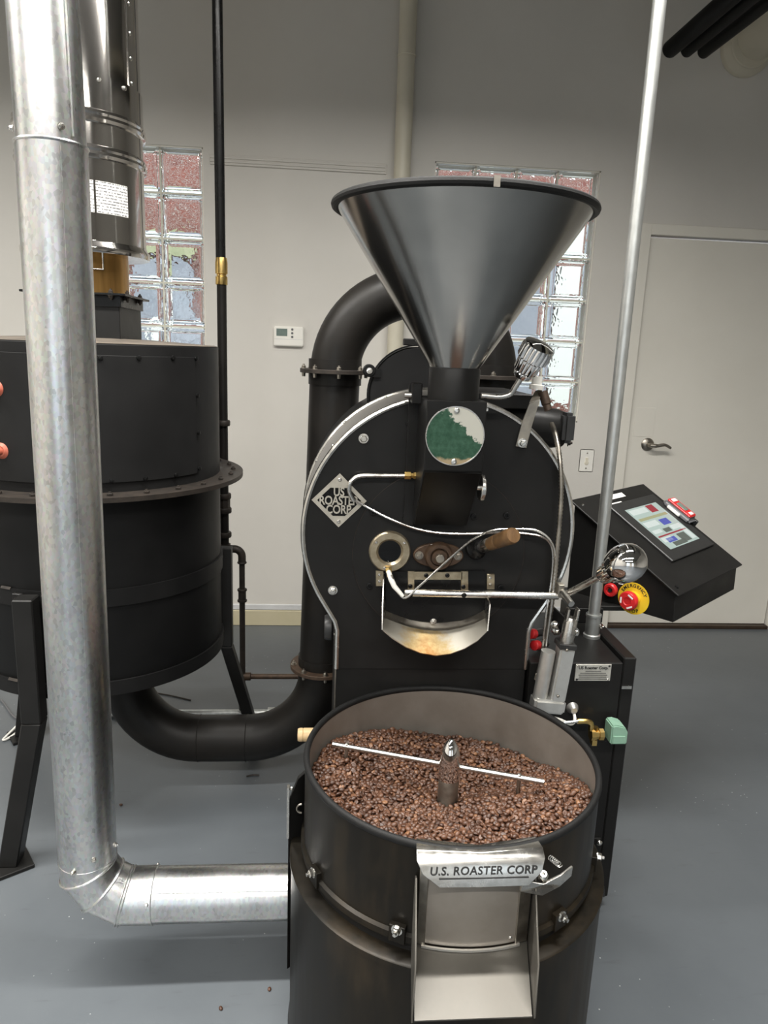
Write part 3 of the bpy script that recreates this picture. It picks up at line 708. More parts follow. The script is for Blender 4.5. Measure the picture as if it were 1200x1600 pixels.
# ================================================================== roaster
YP = 1.64
RC = (0.271, 1.0385); RR = 0.320
ro = thing('coffee_roaster', 'black drum coffee roaster with steel hopper and round front plate', 'coffee roaster', (0.271, 1.80, 0))
a0 = math.radians(211.1); outl = []
left = [(0.036, 0.695), (0.036, 0.795), (0.030, 0.818)]
circ = [(RC[0]+RR*math.cos(a0-(a0-math.radians(-31.1))*i/72), RC[1]+RR*math.sin(a0-(a0-math.radians(-31.1))*i/72)) for i in range(73)]
right = [(0.542-x, z) for x, z in reversed(left)]
outl = left+circ+right
fp = MB().prism([(x, YP, z) for x, z in outl], (0, 0.014, 0)).build('front_plate', 'black_paint', ro)
MB().tube([(x, YP+0.001, z) for x, z in outl], 0.0062, 8).build('edge_trim', 'bright_steel', ro)
MB().lathe([(RR-0.002, 0.0), (RR+0.002, 0.002), (RR+0.002, 0.235)], (RC[0], YP+0.012, RC[1]), (0, 1, 0), 96).build('drum_housing', 'drum_steel', ro)
MB().torus((RC[0], YP+0.245, RC[1]), (0, 1, 0), RR+0.003, 0.006, 96, 8).build('rear_trim', 'bright_steel', ro)
MB().bx(0.045, 0.497, 1.66, 1.90, 0.66, 0.95).build('lower_housing', 'black_paint', ro, bevel=0.003)
MB().lathe([(RR-0.004, 0), (RR-0.004, 0.30), (RR-0.06, 0.32)], (RC[0], YP+0.25, RC[1]), (0, 1, 0), 64).build('rear_housing', 'black_paint', ro)
for k in range(12):
    a = math.radians(200-k*22); p = V((RC[0]+RR*math.cos(a), YP+0.235, RC[1]+RR*math.sin(a))); d = V((math.cos(a), 0, math.sin(a)))
    MB().screw(p+d*0.002, d, 0.005, 0.004).build('band_screw', 'bright_steel', ro)
MB().screw(V((RC[0]+RR*math.cos(2.48), YP+0.03, RC[1]+RR*math.sin(2.48))), (math.cos(2.48), 0, math.sin(2.48)), 0.005, 0.006).build('band_screw', 'bright_steel', ro)
# base cabinet under the drum
base_o = MB().bx(0.034, 0.508, YP+0.003, 2.10, 0.434, 0.694).bx(0.034, 0.508, YP+0.032, 2.10, 0.05, 0.434).build('base_cabinet', 'black_paint', ro, bevel=0.002)
MB().bx(0.0325, 0.0355, YP+0.001, 1.68, 0.44, 0.694).build('edge_strip', 'dull_steel', ro)
for x in (0.08, 0.46):
    for y in (1.70, 2.05): MB().lathe([(0.022, 0), (0.022, 0.012), (0.009, 0.016), (0.009, 0.055)], (x, y, 0), (0, 0, 1), 16).build('levelling_foot', 'dull_steel', ro)
# round drum door on the plate
DC = (0.272, 0.990); DRr = 0.205
dd = MB().lathe([(DRr, 0), (DRr, 0.0035), (DRr-0.001, 0.0045)], (DC[0], YP, DC[1]), (0, -1, 0), 96).build('drum_door', 'black_paint', ro)
YD = YP-0.0045
MB().torus((DC[0], YP-0.0040, DC[1]), (0, 1, 0), DRr+0.0002, 0.0007, 120, 6).build('door_edge_highlight', 'cast_iron', dd)  # paler ring stands in for the light caught along the door edge
for q in ((583, 800), (634, 805), (740, 807), (791, 805), (578, 915), (782, 918)):
    p = at(*q, YD); MB().lathe([(0.0078, 0), (0.0078, 0.005), (0.0066, 0.006), (0.004, 0.006), (0.0035, 0.002)], p, (0, -1, 0), 16).build('socket_bolt', 'black_gloss', dd)
p = at(639, 662, YP); MB().lathe([(0.0078, 0), (0.0078, 0.005), (0.0066, 0.006), (0.004, 0.006), (0.0035, 0.002)], p, (0, -1, 0), 16).build('socket_bolt', 'black_gloss', fp)
for q in ((568, 685), (520, 922)):
    MB().hexbolt(at(*q, YP), (0, -1, 0), 0.0085, 0.012).build('hex_bolt', 'bright_steel', fp)
p = at(760, 640, YP); MB().screw(p, (0, -1, 0), 0.005).build('screw', 'bright_steel', fp)
# diamond emblem with cut lettering
E0 = at(530, 782, YP-0.004); hs = 0.0635
em = MB(); fr_o = [(-hs, 0), (0, hs), (hs, 0), (0, -hs)]; kk = 0.80
ov = [V((E0.x+x, YP-0.003, E0.z+z)) for x, z in fr_o]; iv = [V((E0.x+x*kk, YP-0.003, E0.z+z*kk)) for x, z in fr_o]
# the frame tops out in filled corners above and below the words
for i in range(4):
    j = (i+1) % 4; em.prism([ov[i], ov[j], iv[j], iv[i]], (0, -0.002, 0))
em.prism([V((E0.x, YP-0.003, E0.z+hs*kk)), V((E0.x+hs*0.33, YP-0.003, E0.z+hs*(kk-0.33))), V((E0.x-hs*0.33, YP-0.003, E0.z+hs*(kk-0.33)))], (0, -0.002, 0))
em.prism([V((E0.x, YP-0.003, E0.z-hs*kk)), V((E0.x-hs*0.22, YP-0.003, E0.z-hs*(kk-0.22))), V((E0.x+hs*0.22, YP-0.003, E0.z-hs*(kk-0.22)))], (0, -0.002, 0))
emo = em.build('emblem', 'emblem_metal', ro)
MB().prism([V((p.x, YP+0.0002, p.z)) for p in [E0+(q-V((E0.x, YP-0.003, E0.z)))*1.0 for q in ov]], (0, -0.002, 0)).build('emblem_backing', 'black_gloss', emo)
lt = MB()
for s, zz, sz, sp_ in (('US', 0.0195, 0.0310, 0.98), ('ROASTER', -0.0010, 0.0315, 0.92), ('CORP', -0.0220, 0.0310, 0.98)):
    vs, fs = text_geo(s, sz, 0.001, spacing=sp_, bold=0.0006)
    lt.add([V((E0.x+p.x*0.72-0.001, YP-0.0045-p.z, E0.z+zz+p.y*0.92)) for p in vs], fs)
lt.build('lettering', 'emblem_metal', emo, fix=False)
for dz in (0.049, -0.050): MB().screw((E0.x, YP-0.005, E0.z+dz), (0, -1, 0), 0.0045).build('rivet', 'bright_steel', emo)
# sight glass
p = at(608, 860, YD); S = V((p.x+0.001, YD, p.z-0.001))
sg = MB().ring([(0.049, 0), (0.049, 0.008), (0.046, 0.012), (0.032, 0.012), (0.027, 0.006), (0.027, 0)], S, (0, -1, 0), 48).build('sight_glass_ring', 'warm_steel', ro)
MB().lathe([(0.0275, 0), (0.0275, 0.003)], S, (0, -1, 0), 32).build('sight_glass', 'dark_glass', sg)
for k in range(3):
    a = math.radians(35+k*110); MB().screw(S+V((0.040*math.cos(a), -0.012, 0.040*math.sin(a))), (0, -1, 0), 0.0035).build('screw', 'bright_steel', sg)
# drum bearing
B = at(684, 866, YD); B = V((B.x, YD, B.z))
ov_ = [B+V((0.060*math.cos(t)*(1 if abs(math.cos(t)) > .5 else 0.92), 0, 0.030*math.sin(t)+0.0)) for t in np.linspace(0, 2*PI, 33)[:-1]]
bf = MB().prism(ov_, (0, -0.012, 0)).build('bearing_flange', 'brown_oil', ro, bevel=0.002)
MB().lathe([(0.034, 0.01), (0.033, 0.022), (0.030, 0.026), (0.022, 0.026), (0.021, 0.018), (0.018, 0.018), (0.018, 0.030)], B, (0, -1, 0), 36).build('bearing_boss', 'brown_oil', bf)
MB().lathe([(0.0105, 0.02), (0.0105, 0.040), (0.009, 0.042)], B, (0, -1, 0), 20).build('drum_shaft', 'dull_steel', bf)
for sx in (-1, 1): MB().hexbolt(B+V((0.046*sx, -0.012, 0)), (0, -1, 0), 0.0075, 0.009).build('bolt', 'dull_steel', bf)
MB().screw(B+V((-0.018, -0.014, 0.026)), (0, -1, 0), 0.003).build('grease_nipple', 'bright_steel', bf)
# sample trier with wooden handle
t0, t1, t2 = at(742, 858, YD), at(766, 850, 1.575), at(803, 836, 1.49)
td = (t2-t1).normalized()
MB().lathe([(0.026, 0), (0.026, 0.008), (0.022, 0.012), (0.018, 0.03)], t0, td, 24).build('trier_socket', 'black_gloss', ro)
trr = MB().lathe([(0.0125, 0), (0.0125, 0.035), (0.015, 0.040), (0.015, (t1-t0).length+0.004)], t0, t1-t0, 20).build('trier_tube', 'steel', ro)
L = (t2-t1).length
MB().lathe([(0.0, 0), (0.0145, 0.0), (0.0155, 0.004), (0.0165, 0.03), (0.0165, 0.033), (0.0155, 0.035), (0.0165, 0.037), (0.0185, L-0.008), (0.0165, L-0.001), (0, L)], t1, td, 24).build('trier_handle', 'wood_handle', trr)
# discharge door with strap handle, hinges and apron
dpx = [(602, 892), (757, 890), (757, 952), (720, 968), (680, 972), (640, 967), (602, 953)]
ddr = MB().prism([at(*q, YD-0.001) for q in dpx], (0, -0.008, 0)).build('discharge_door', 'black_gloss', ro, bevel=0.001)
YS = YD-0.009
sp3 = MB()
def bar_px(mb, x0, y0, x1, y1, Y, t): 
    c = [at(x0, y0, Y), at(x1, y0, Y), at(x1, y1, Y), at(x0, y1, Y)]
    return mb.prism(c, (0, -t, 0))
for r in ((637, 892, 647, 922), (646, 893, 722, 905), (720, 892, 731, 922)): bar_px(sp3, *r, YS, 0.005)
st = sp3.build('strap_bracket', 'warm_steel', ddr, bevel=0.0006)
for q in ((666, 899), (699, 899), (641, 916), (724, 917)): MB().screw(at(*q, YS-0.005), (0, -1, 0), 0.0055, 0.003).build('screw', 'black_gloss', st)
for q in ((587, 891, 599, 915), (760, 896, 772, 920)):
    hg = bar_px(MB(), *q, YD, 0.006).build('hinge_tab', 'warm_steel', ddr, bevel=0.0008)
    for yy in (q[1]+7, q[1]+17): MB().screw(at((q[0]+q[2])/2, yy, YD-0.006), (0, -1, 0), 0.0035).build('screw', 'bright_steel', hg)
rA = [(603, 950), (620, 958), (640, 964), (660, 968), (680, 969.5), (700, 968.5), (720, 966), (740, 958), (756, 948)]
rB = [(602, 966), (620, 973), (640, 980), (660, 984), (680, 985.6), (700, 985), (720, 981), (740, 975), (758, 966)]
rC = [(598, 984), (613, 997), (634, 1010.5), (657, 1020), (681, 1024), (704, 1021), (726, 1013), (746, 1001), (761, 986)]
MB().sheet([[at(*q, YD-0.001) for q in rA], [at(*q, 1.605) for q in rB]], (0, 0.002, -0.0025)).build('apron_back', 'dull_steel', ro)
ap = MB().sheet([[at(*q, 1.605) for q in rB], [at(*q, 1.545) for q in rC]], (0, 0.001, -0.0025)).build('apron', 'tinted_steel', ro)
for cl, sx in (([(601, 896, YD), (603, 950, YD), (602, 966, 1.605), (598, 984, 1.545), (598.5, 950, 1.56), (600, 905, 1.60)], -1), ([(759, 925, YD), (756, 948, YD), (758, 966, 1.605), (761, 986, 1.545), (765, 944, 1.57), (761, 934, 1.60)], 1)):
    MB().prism([at(*q) for q in cl], (0.0025*sx, 0, 0)).build('apron_cheek', 'steel', ap)
MB().hexbolt(at(677, 971, 1.625), (0, -1, 0), 0.006, 0.006).build('apron_bolt', 'bright_steel', ap)
# door lever: bar, yoke, knob
YL = 1.592
b0, b1 = at(631, 926, YL), at(872, 931, YL)
lvr = MB().lathe([(0, 0), (0.007, 0.001), (0.0088, 0.004), (0.0088, (b1-b0).length)], b0, b1-b0, 20).build('lever_bar', 'steel', ro)
for x in (641, 725): MB().screw(at(x, 930, YL-0.009), (0, -1, 0), 0.006, 0.003).build('screw', 'black_gloss', lvr)
MB().box(at(875, 922, YL), (0.014, 0.02, 0.032)).build('yoke', 'dull_steel', lvr, bevel=0.001)
g0, g1 = at(876, 921, YL), at(893, 944, 1.535); MB().cyl(g0, g1, 0.0075, n=16).build('lever_peg', 'steel', lvr)
k0, k1, k2 = at(884, 929, YL-0.004), at(944, 898, 1.51), at(1000, 868, 1.43)
MB().cyl(k0, k1, 0.0080, n=16).build('lever_arm', 'steel', lvr)
kd = (k2-k1).normalized(); kl = (k2-k1).length
MB().lathe([(0.0, -0.006), (0.019, -0.006), (0.021, 0.0), (0.021, 0.022), (0.0285, 0.024), (0.0285, 0.040), (0.0375, 0.043), (0.0415, 0.058), (0.0425, 0.070), (0.0405, 0.086), (0.034, 0.100), (0.023, 0.110), (0.011, 0.1145), (0.0, 0.116)], k1, kd, 96, flute=(12, 0.16, -0.001, 0.041)).build('ball_knob', 'chrome', lvr)
# chute box, collar, hopper
CBx0, CBx1, CBy = 0.205, 0.331, 1.490
cb = MB().prism([(CBx0, CBy, 1.361), (CBx0, CBy, 1.2146), (CBx0, 1.618, 1.066), (CBx0, YP, 1.066), (CBx0, YP, 1.361)], (CBx1-CBx0, 0, 0)).build('chute_box', 'black_paint', ro, bevel=0.002)
sf = (V((0, 1.618, 1.066))-V((0, CBy, 1.2146))).normalized(); nn = V((0, sf.z, -sf.y)).normalized()
MB().prism([V((CBx0+0.003, CBy, 1.212)), V((CBx1-0.003, CBy, 1.212)), V((CBx1-0.003, 1.616, 1.068)), V((CBx0+0.003, 1.616, 1.068))], nn*0.002*(1 if nn.y < 0 else -1)).build('sloping_cover', 'cover_black', cb)
MB().bx(CBx0-0.022, CBx0+0.002, YP-0.012, YP+0.002, 1.06, 1.385).build('mounting_flange', 'black_paint', cb, bevel=0.001)
MB().lathe([(0.0545, 1.359), (0.0545, 1.424), (0.052, 1.428), (0.046, 1.428), (0.046, 1.36)], (0.268, 1.545, 0), (0, 0, 1), 48).build('collar', 'black_paint', ro)
HZ = 1.738; HR = 0.258
hp = MB().ring([(0.048, 1.420), (HR, HZ), (HR-0.003, HZ+0.001), (0.045, 1.423)], (0.268, 1.545, 0), (0, 0, 1), 96).build('hopper', 'hopper_metal', ro)
MB().torus((0.268, 1.545, HZ+0.001), (0, 0, 1), HR+0.002, 0.0082, 96, 10).build('rim_trim', 'rubber', hp)
MB().bx(0.268+0.001, 0.268+0.012, 1.545-HR-0.0115, 1.545-HR-0.0085, HZ-0.008, HZ+0.010).build('rim_joint', 'dull_steel', hp)
p = V((0.268, CBy-0.001, 1.2885))
ds = MB().lathe([(0.0615, 0), (0.0615, 0.002)], (p.x-0.001, p.y, p.z), (0, -1, 0), 64).build('inspection_disc', 'green_patina', cb)
MB().torus((p.x-0.001, p.y-0.002, p.z), (0, 1, 0), 0.0610, 0.0016, 64, 6).build('disc_rim', 'steel', ds)
for dz in (0.053, -0.053): MB().lathe([(0.0065, 0), (0.006, 0.005), (0.004, 0.006), (0.0025, 0.006), (0.0022, 0.003)], (p.x-0.001, p.y-0.002, p.z+dz), (0, -1, 0), 16).build('screw', 'bright_steel', ds)
# knurled wheel on the chute's right side
w0 = at(747, 764, 1.53)
MB().cyl((CBx1-0.002, 1.548, w0.z), (CBx1+0.010, 1.548, w0.z), 0.006, n=12).build('damper_stem', 'steel', cb)
MB().lathe([(0.0, 0), (0.028, 0), (0.030, 0.002), (0.030, 0.008), (0.028, 0.010), (0.0, 0.010)], (CBx1+0.008, 1.548, w0.z), (1, 0, 0), 32).build('damper_wheel', 'bright_steel', cb)
# gate shaft through the chute with bent lever and stepped chrome knob
gz = 1.362
MB().cyl(at(632, 617, 1.60), at(655, 618, 1.60), 0.0065, n=12).build('gate_shaft', 'steel', cb)
MB().bx(0.185, 0.207, 1.585, 1.625, 1.345, 1.390).build('shaft_block', 'black_paint', cb, bevel=0.002)
l = [at(752, 618, 1.565), at(780, 620, 1.565), at(797, 616, 1.563), at(805, 605, 1.558), at(819, 583, 1.548)]
gl = MB().tube(spline(l, 6), 0.0062, 12).build('gate_lever', 'steel', ro)
n0, n1 = at(815, 588, 1.55), at(843, 540, 1.515)
MB().lathe([(0.0, 0), (0.019, 0), (0.022, 0.010), (0.022, 0.012), (0.026, 0.016), (0.028, 0.040), (0.028, 0.042), (0.034, 0.046), (0.035, 0.070), (0.032, 0.078), (0.016, 0.083), (0.0, 0.084)], n0, n1-n0, 120, flute=(18, 0.09, 0.011, 0.072)).build('lever_knob', 'chrome', gl)
# steel strap and probe at the top right
sb = MB().prism([at(*q, YP-0.004) for q in ((805, 697), (822, 700), (830, 668), (843, 625), (827, 630), (815, 660))], (0, -0.003, 0))
so = sb.build('probe_strap', 'dull_steel', ro, bevel=0.0006)
MB().sheet([[at(827, 630, YP-0.006), at(843, 625, YP-0.006)], [at(836, 612, YP+0.03), at(848, 608, YP+0.03)]], (0, 0, 0.002)).build('strap_bend', 'dull_steel', so)
MB().hexbolt(at(816, 692, YP-0.007), (0, -1, 0), 0.008, 0.011).build('bolt', 'bright_steel', so)
q0, q1, q2, q3 = at(840, 588, 1.66), at(838, 603, 1.66), at(848, 612, 1.65), at(856, 638, 1.64)
MB().lathe([(0.012, 0), (0.012, 0.018), (0.016, 0.020), (0.016, 0.03)], q0, q1-q0, 16).build('probe_head', 'white_plastic', ro)
MB().lathe([(0.011, 0), (0.011, 0.03), (0.009, 0.032), (0.009, 0.045)], q2, q3-q2, 14).build('probe_fitting', 'rusty_iron', ro)
# gear motor behind the right side
mt0 = at(862, 668, 1.80)
gm = MB().lathe([(0.045, -0.15), (0.050, -0.02), (0.050, 0.02), (0.044, 0.045), (0.03, 0.05)], (mt0.x-0.015, 1.80, mt0.z), (1, 0, -0.1), 28).build('gear_motor', 'black_paint', ro)
MB().box((mt0.x+0.025, 1.76, mt0.z+0.005), (0.03, 0.05, 0.075)).build('terminal_box', 'dark_plastic', gm, bevel=0.008, seg=2)
for dz in (0.02, -0.01, -0.035): MB().hexbolt((mt0.x+0.038, 1.78, mt0.z+dz), (1, -0.2, 0), 0.007, 0.008).build('bolt', 'cast_iron', gm)
MB().bx(0.30, 0.50, 1.74, 2.05, 1.33, 1.365).build('fan_shelf', 'black_paint', ro, bevel=0.002)
# round fan housing behind the drum
fc = at(648, 617, 2.02)
fh = MB().lathe([(0.126, 0), (0.130, 0.004), (0.130, 0.10)], (fc.x, 1.97, fc.z), (0, 1, 0), 64).build('fan_housing', 'burner_paint', ro)
MB().ring([(0.132, 0.0), (0.136, 0.0), (0.136, 0.014), (0.132, 0.014)], (fc.x, 1.968, fc.z), (0, 1, 0), 64).build('housing_rim', 'black_gloss', fh)
MB().box((fc.x-0.005, 2.0, fc.z+0.142), (0.07, 0.03, 0.018)).build('housing_tab', 'black_paint', fh, bevel=0.002)
e = at(577, 579, 1.97); MB().lathe([(0.017, 0), (0.017, 0.02), (0.015, 0.022)], (e.x, 1.985, e.z), (0, -1, 0), 20).box(V((e.x+0.016, 1.975, e.z-0.006)), (0.03, 0.018, 0.022)).build('housing_lug', 'black_gloss', fh)
MB().hexbolt((e.x, 1.963, e.z), (0, -1, 0), 0.006, 0.006).build('bolt', 'bright_steel', fh)
# tubing, wires, flexible conduit on the face
YT = YP-0.02
tb = MB().tube(spline([at(640, 743, YT), at(600, 743, YT), at(570, 743, YT), at(556, 746, YT), at(547, 755, YT-0.004), at(546, 768, YT), at(553, 782, YT+0.006)], 6), 0.0052, 10).build('sensor_tube', 'steel', ro)
f0 = at(651, 743, YT)
MB().lathe([(0.0095, 0), (0.0095, 0.014), (0.006, 0.015), (0.006, 0.02), (0.0085, 0.021), (0.0085, 0.034), (0.005, 0.036)], f0-V((0.028, 0, 0)), (1, 0, 0), 6).build('brass_fitting', 'brass', tb)
MB().tube(spline([at(552, 780, YT+0.006), at(575, 793, YT+0.008), at(610, 811, YT), at(650, 826, YT), at(690, 833, YT), at(740, 834, YT), at(775, 832, YT), at(815, 833, YT-0.004), at(845, 838, YT-0.01), at(860, 850, YT-0.01), at(864, 872, YT-0.01), at(861, 910, YT-0.01), at(854, 955, YT-0.02), at(848, 1010, YT-0.02), at(845, 1060, YT-0.02)], 6), 0.0030, 8).build('sensor_wire', 'steel', ro)
MB().tube(spline([at(612, 898, 1.58), at(615, 912, 1.575), at(622, 926, 1.57), at(634, 934, 1.565), at(655, 916, 1.57), at(688, 886, 1.585), at(718, 859, 1.59), at(742, 841, 1.60), at(770, 829, 1.605), at(800, 827, 1.61), at(838, 829, YT-0.008), at(860, 845, YT-0.014), at(868, 872, YT-0.014), at(866, 905, YT-0.016), at(860, 960, YT-0.02), at(853, 1010, YT-0.02), at(849, 1060, YT-0.02)], 6), 0.0027, 8).build('probe_wire', 'steel', ro)
MB().tube([at(607, 893, 1.60), at(611, 905, 1.58), at(616, 916, 1.574), at(630, 932, 1.566)], [0.0055, 0.0065, 0.0062, 0.004], 10).build('wire_sleeve', 'white_plastic', ro)
MB().lathe([(0.008, 0), (0.008, 0.012), (0.006, 0.013), (0.006, 0.022)], at(607, 887, 1.615), (0.1, -0.3, -1), 6).build('brass_fitting', 'brass', ro)
cpts = spline([at(862, 662, 1.72), at(868, 680, 1.66), at(875, 720, 1.62), at(877, 770, 1.61), at(873, 830, 1.607), at(868, 890, 1.607), at(862, 945, 1.607), at(853, 1000, 1.61), at(843, 1045, 1.615), at(838, 1062, 1.62)], 10)
fine = spline(cpts, 2); rr_ = [0.0064 if i % 2 else 0.0048 for i in range(len(fine))]
MB().tube(fine, rr_, 10).build('flexible_conduit', 'dull_steel', ro, ang=80)
kb = at(513, 980, 1.75)
MB().lathe([(0.0, 0), (0.030, 0), (0.033, 0.005), (0.033, 0.018), (0.028, 0.022), (0, 0.022)], (kb.x-0.01, 1.75, kb.z), (1, 0, 0), 12).build('side_knob', 'dark_plastic', ro)
MB().screw((0.032, 1.665, 0.775), (-1, 0, 0), 0.006).build('screw', 'bright_steel', ro)

# ================================================================== control cabinet right of the roaster
KX0, KX1, KY0, KY1, KZ = 0.515, 0.752, 1.63, 1.985, 0.716
kc = thing('control_cabinet', 'tall black machine cabinet with nameplate and brass solenoid valve beside the roaster', 'cabinet', ((KX0+KX1)/2, 1.8, 0))
MB().bx(KX0, KX1, KY0, KY1, 0.03, KZ).build('body', 'black_paint', kc, bevel=0.002)
MB().bx(KX1+0.003, KX1+0.036, KY0+0.004, KY1+0.01, 0.03, KZ+0.012).build('side_panel', 'black_paint', kc, bevel=0.003)
MB().bx(KX1+0.004, KX1+0.030, KY0+0.001, KY0+0.006, 0.645, 0.653).build('panel_latch', 'bright_steel', kc)
for x in (KX0+0.03, KX1): 
    for y in (KY0+0.03, KY1-0.03): MB().lathe([(0.02, 0), (0.02, 0.01), (0.009, 0.012), (0.009, 0.032)], (x, y, 0), (0, 0, 1), 14).build('foot', 'dull_steel', kc)
# nameplate
a, b = at(900, 1038, KY0-0.002), at(953, 1064, KY0-0.002); c = (a+b)/2
npo = MB().box((c.x, KY0-0.0012, c.z), (abs(b.x-a.x), 0.0024, abs(b.z-a.z))).build('nameplate', 'nameplate', kc, bevel=0.0008)
tm = MB(); put_text(tm, 'US Roaster Corp.', 0.0105, (c.x, KY0-0.003, c.z+0.013), (1, 0, 0), (0, 0, 1), 0.0003, bold=0.0003)
for k, wd in enumerate((0.040, 0.066, 0.074, 0.070, 0.074)):
    tm.box((c.x, KY0-0.0028, c.z+0.004-k*0.0052), (wd, 0.0006, 0.0014))
tm.build('plate_print', 'ink', npo, fix=False)
for sx in (-1, 1):
    for sz in (-1, 1): MB().screw((c.x+sx*0.040, KY0-0.0024, c.z+sz*0.018), (0, -1, 0), 0.0028).build('rivet', 'dark_plastic' if sx*sz > 0 else 'bright_steel', npo)
# solenoid valve
s0 = at(932, 1147, KY0-0.045); s1 = at(963, 1144, KY0-0.045)
vb = MB().lathe([(0.011, 0), (0.016, 0.002), (0.016, 0.012), (0.012, 0.013), (0.012, 0.022), (0.015, 0.023), (0.015, 0.034), (0.010, 0.036)], (s0.x-0.018, s0.y, s0.z), (1, 0, 0), 8).build('valve_body', 'brass', kc)
MB().cyl((s0.x-0.005, s0.y, s0.z-0.022), (s0.x-0.005, s0.y, s0.z+0.02), 0.008, n=6).box((s0.x-0.006, s0.y, s0.z-0.020), (0.012, 0.018, 0.014)).build('valve_port', 'brass', vb)
e0 = at(921, 1128, KY0-0.045)
MB().tube(spline([(e0.x-0.03, e0.y, e0.z+0.002), (e0.x-0.008, e0.y, e0.z+0.002), (e0.x+0.004, e0.y, e0.z-0.004), (e0.x+0.006, e0.y, e0.z-0.022)], 5), 0.0068, 10).build('brass_elbow', 'brass', vb)
MB().tube(spline([(e0.x-0.028, e0.y, e0.z+0.002), (e0.x-0.07, e0.y, e0.z-0.001), (e0.x-0.12, e0.y+0.01, e0.z+0.004)], 5), 0.0042, 10).build('steel_line', 'bright_steel', vb)
MB().tube(spline([(e0.x-0.12, e0.y+0.01, e0.z+0.014), (e0.x-0.08, e0.y, e0.z+0.008), (e0.x-0.045, e0.y+0.005, e0.z-0.008), (e0.x-0.03, e0.y+0.02, e0.z-0.004), (e0.x-0.028, KY0, e0.z+0.012)], 6), 0.0040, 8).build('white_cable', 'white_plastic', vb)
MB().lathe([(0.016, 0), (0.014, 0.006), (0.008, 0.016)], (e0.x-0.03, KY0, e0.z+0.014), (0, -1, 0), 16).build('cable_gland', 'aluminium', vb)
cy_ = s1.y
pr = [(-0.020, -0.024), (0.022, -0.024), (0.022, 0.008), (0.014, 0.022), (-0.006, 0.028), (-0.020, 0.026)]
MB().prism([(s1.x+x, cy_-0.018, s1.z+z) for x, z in pr], (0, 0.046, 0)).build('solenoid_coil', 'green_coil', vb, bevel=0.003, seg=2)
MB().box((s1.x, cy_-0.019, s1.z-0.010), (0.030, 0.002, 0.020)).build('coil_label', 'green_coil', vb, bevel=0.0005)
# small hardware lower right
p = at(936, 1316, KY0-0.005); MB().bx(p.x-0.03, p.x+0.006, KY0-0.004, KY0, p.z-0.004, p.z+0.012).build('tab', 'black_paint', kc, bevel=0.003)
MB().lathe([(0.0085, 0), (0.008, 0.004), (0.004, 0.008), (0, 0.009)], p, (0, -1, 0), 16).build('cap_screw', 'bright_steel', kc)
MB().tube(spline([at(925, 1322, KY0-0.02), at(934, 1340, KY0-0.02), at(940, 1370, KY0-0.02), at(943, 1400, KY0-0.02)], 5), 0.004, 8).build('black_cable', 'dark_plastic', kc)
# linear actuator
ac = thing('linear_actuator', 'silver electric linear actuator standing in front of the black cabinet', 'actuator', at(868, 1100, 1.585))
T0, T1 = at(884, 1010, 1.575), at(868, 1092, 1.575)
ax = (T0-T1).normalized(); Lx = (T0-T1).length
def obox(mb, c, w, d, h): 
    xx = V((1, 0, 0)); xx = (xx-ax*xx.dot(ax)).normalized(); yy = ax.cross(xx)
    R = Matrix((xx, yy, ax)).transposed(); return mb.box(c, (w, d, h), R)
obox(MB(), (T0+T1)/2, 0.036, 0.040, Lx).build('actuator_body', 'aluminium', ac, bevel=0.004, seg=2)
obox(MB(), T1-ax*0.012+V((-0.018, 0, 0)), 0.078, 0.046, 0.036).build('gear_case', 'aluminium', ac, bevel=0.006, seg=2)
obox(MB(), T0+ax*0.006+V((-0.002, 0, 0)), 0.042, 0.044, 0.014).build('end_cap', 'dark_plastic', ac, bevel=0.002)
MB().cyl(T1+V((-0.040, 0, 0)), T0+V((-0.040, 0, 0))-ax*0.012, 0.017, n=24).build('motor_can', 'aluminium', ac)
MB().lathe([(0.0165, 0), (0.0165, 0.052), (0.012, 0.062), (0.012, 0.05)], T0+ax*0.012, ax, 24).build('push_rod', 'steel', ac)
for s in (-1, 1): obox(MB(), T0+ax*0.082+V((s*0.0115, 0, 0)), 0.006, 0.022, 0.030).build('clevis_ear', 'steel', ac, bevel=0.002)
for q in ((886, 1016), (872, 1088)): MB().screw(at(*q, 1.552), (0, -1, 0), 0.0035).build('screw', 'dull_steel', ac)
MB().screw(at(848, 1103, 1.60), (-0.3, -1, 0), 0.010, 0.010).build('pivot_bolt', 'bright_steel', ac)
for q in ((866, 976), (869, 986), (898, 987)): MB().hexbolt(at(*q, 1.62), (0, -1, 0), 0.008, 0.012).build('bolt', 'bright_steel', ac)
MB().prism([at(853, 938, 1.66), at(882, 965, 1.60), at(882, 992, 1.60), at(853, 975, 1.66)], (0.004, 0, 0)).build('mount_plate', 'black_paint', ac)
# red air fittings between roaster and cabinet
for i, (q, lab) in enumerate((((835, 990), 'upper red push-in air fitting beside the roaster edge trim'), ((841, 1008), 'lower red push-in air fitting beside the roaster edge trim'))):
    p = at(*q, 1.70)
    t_ = thing('air_fitting', lab, 'fitting', p, 'red air fittings')
    MB().lathe([(0.012, 0), (0.013, 0.003), (0.013, 0.018), (0.010, 0.020)], p, (-0.8, -0.6, 0.2), 16).build('red_cap', 'red_plastic', t_)
    MB().cyl(p, p+V((0.03, 0.03, -0.008)), 0.010, n=12).build('fitting_body', 'dark_plastic', t_)
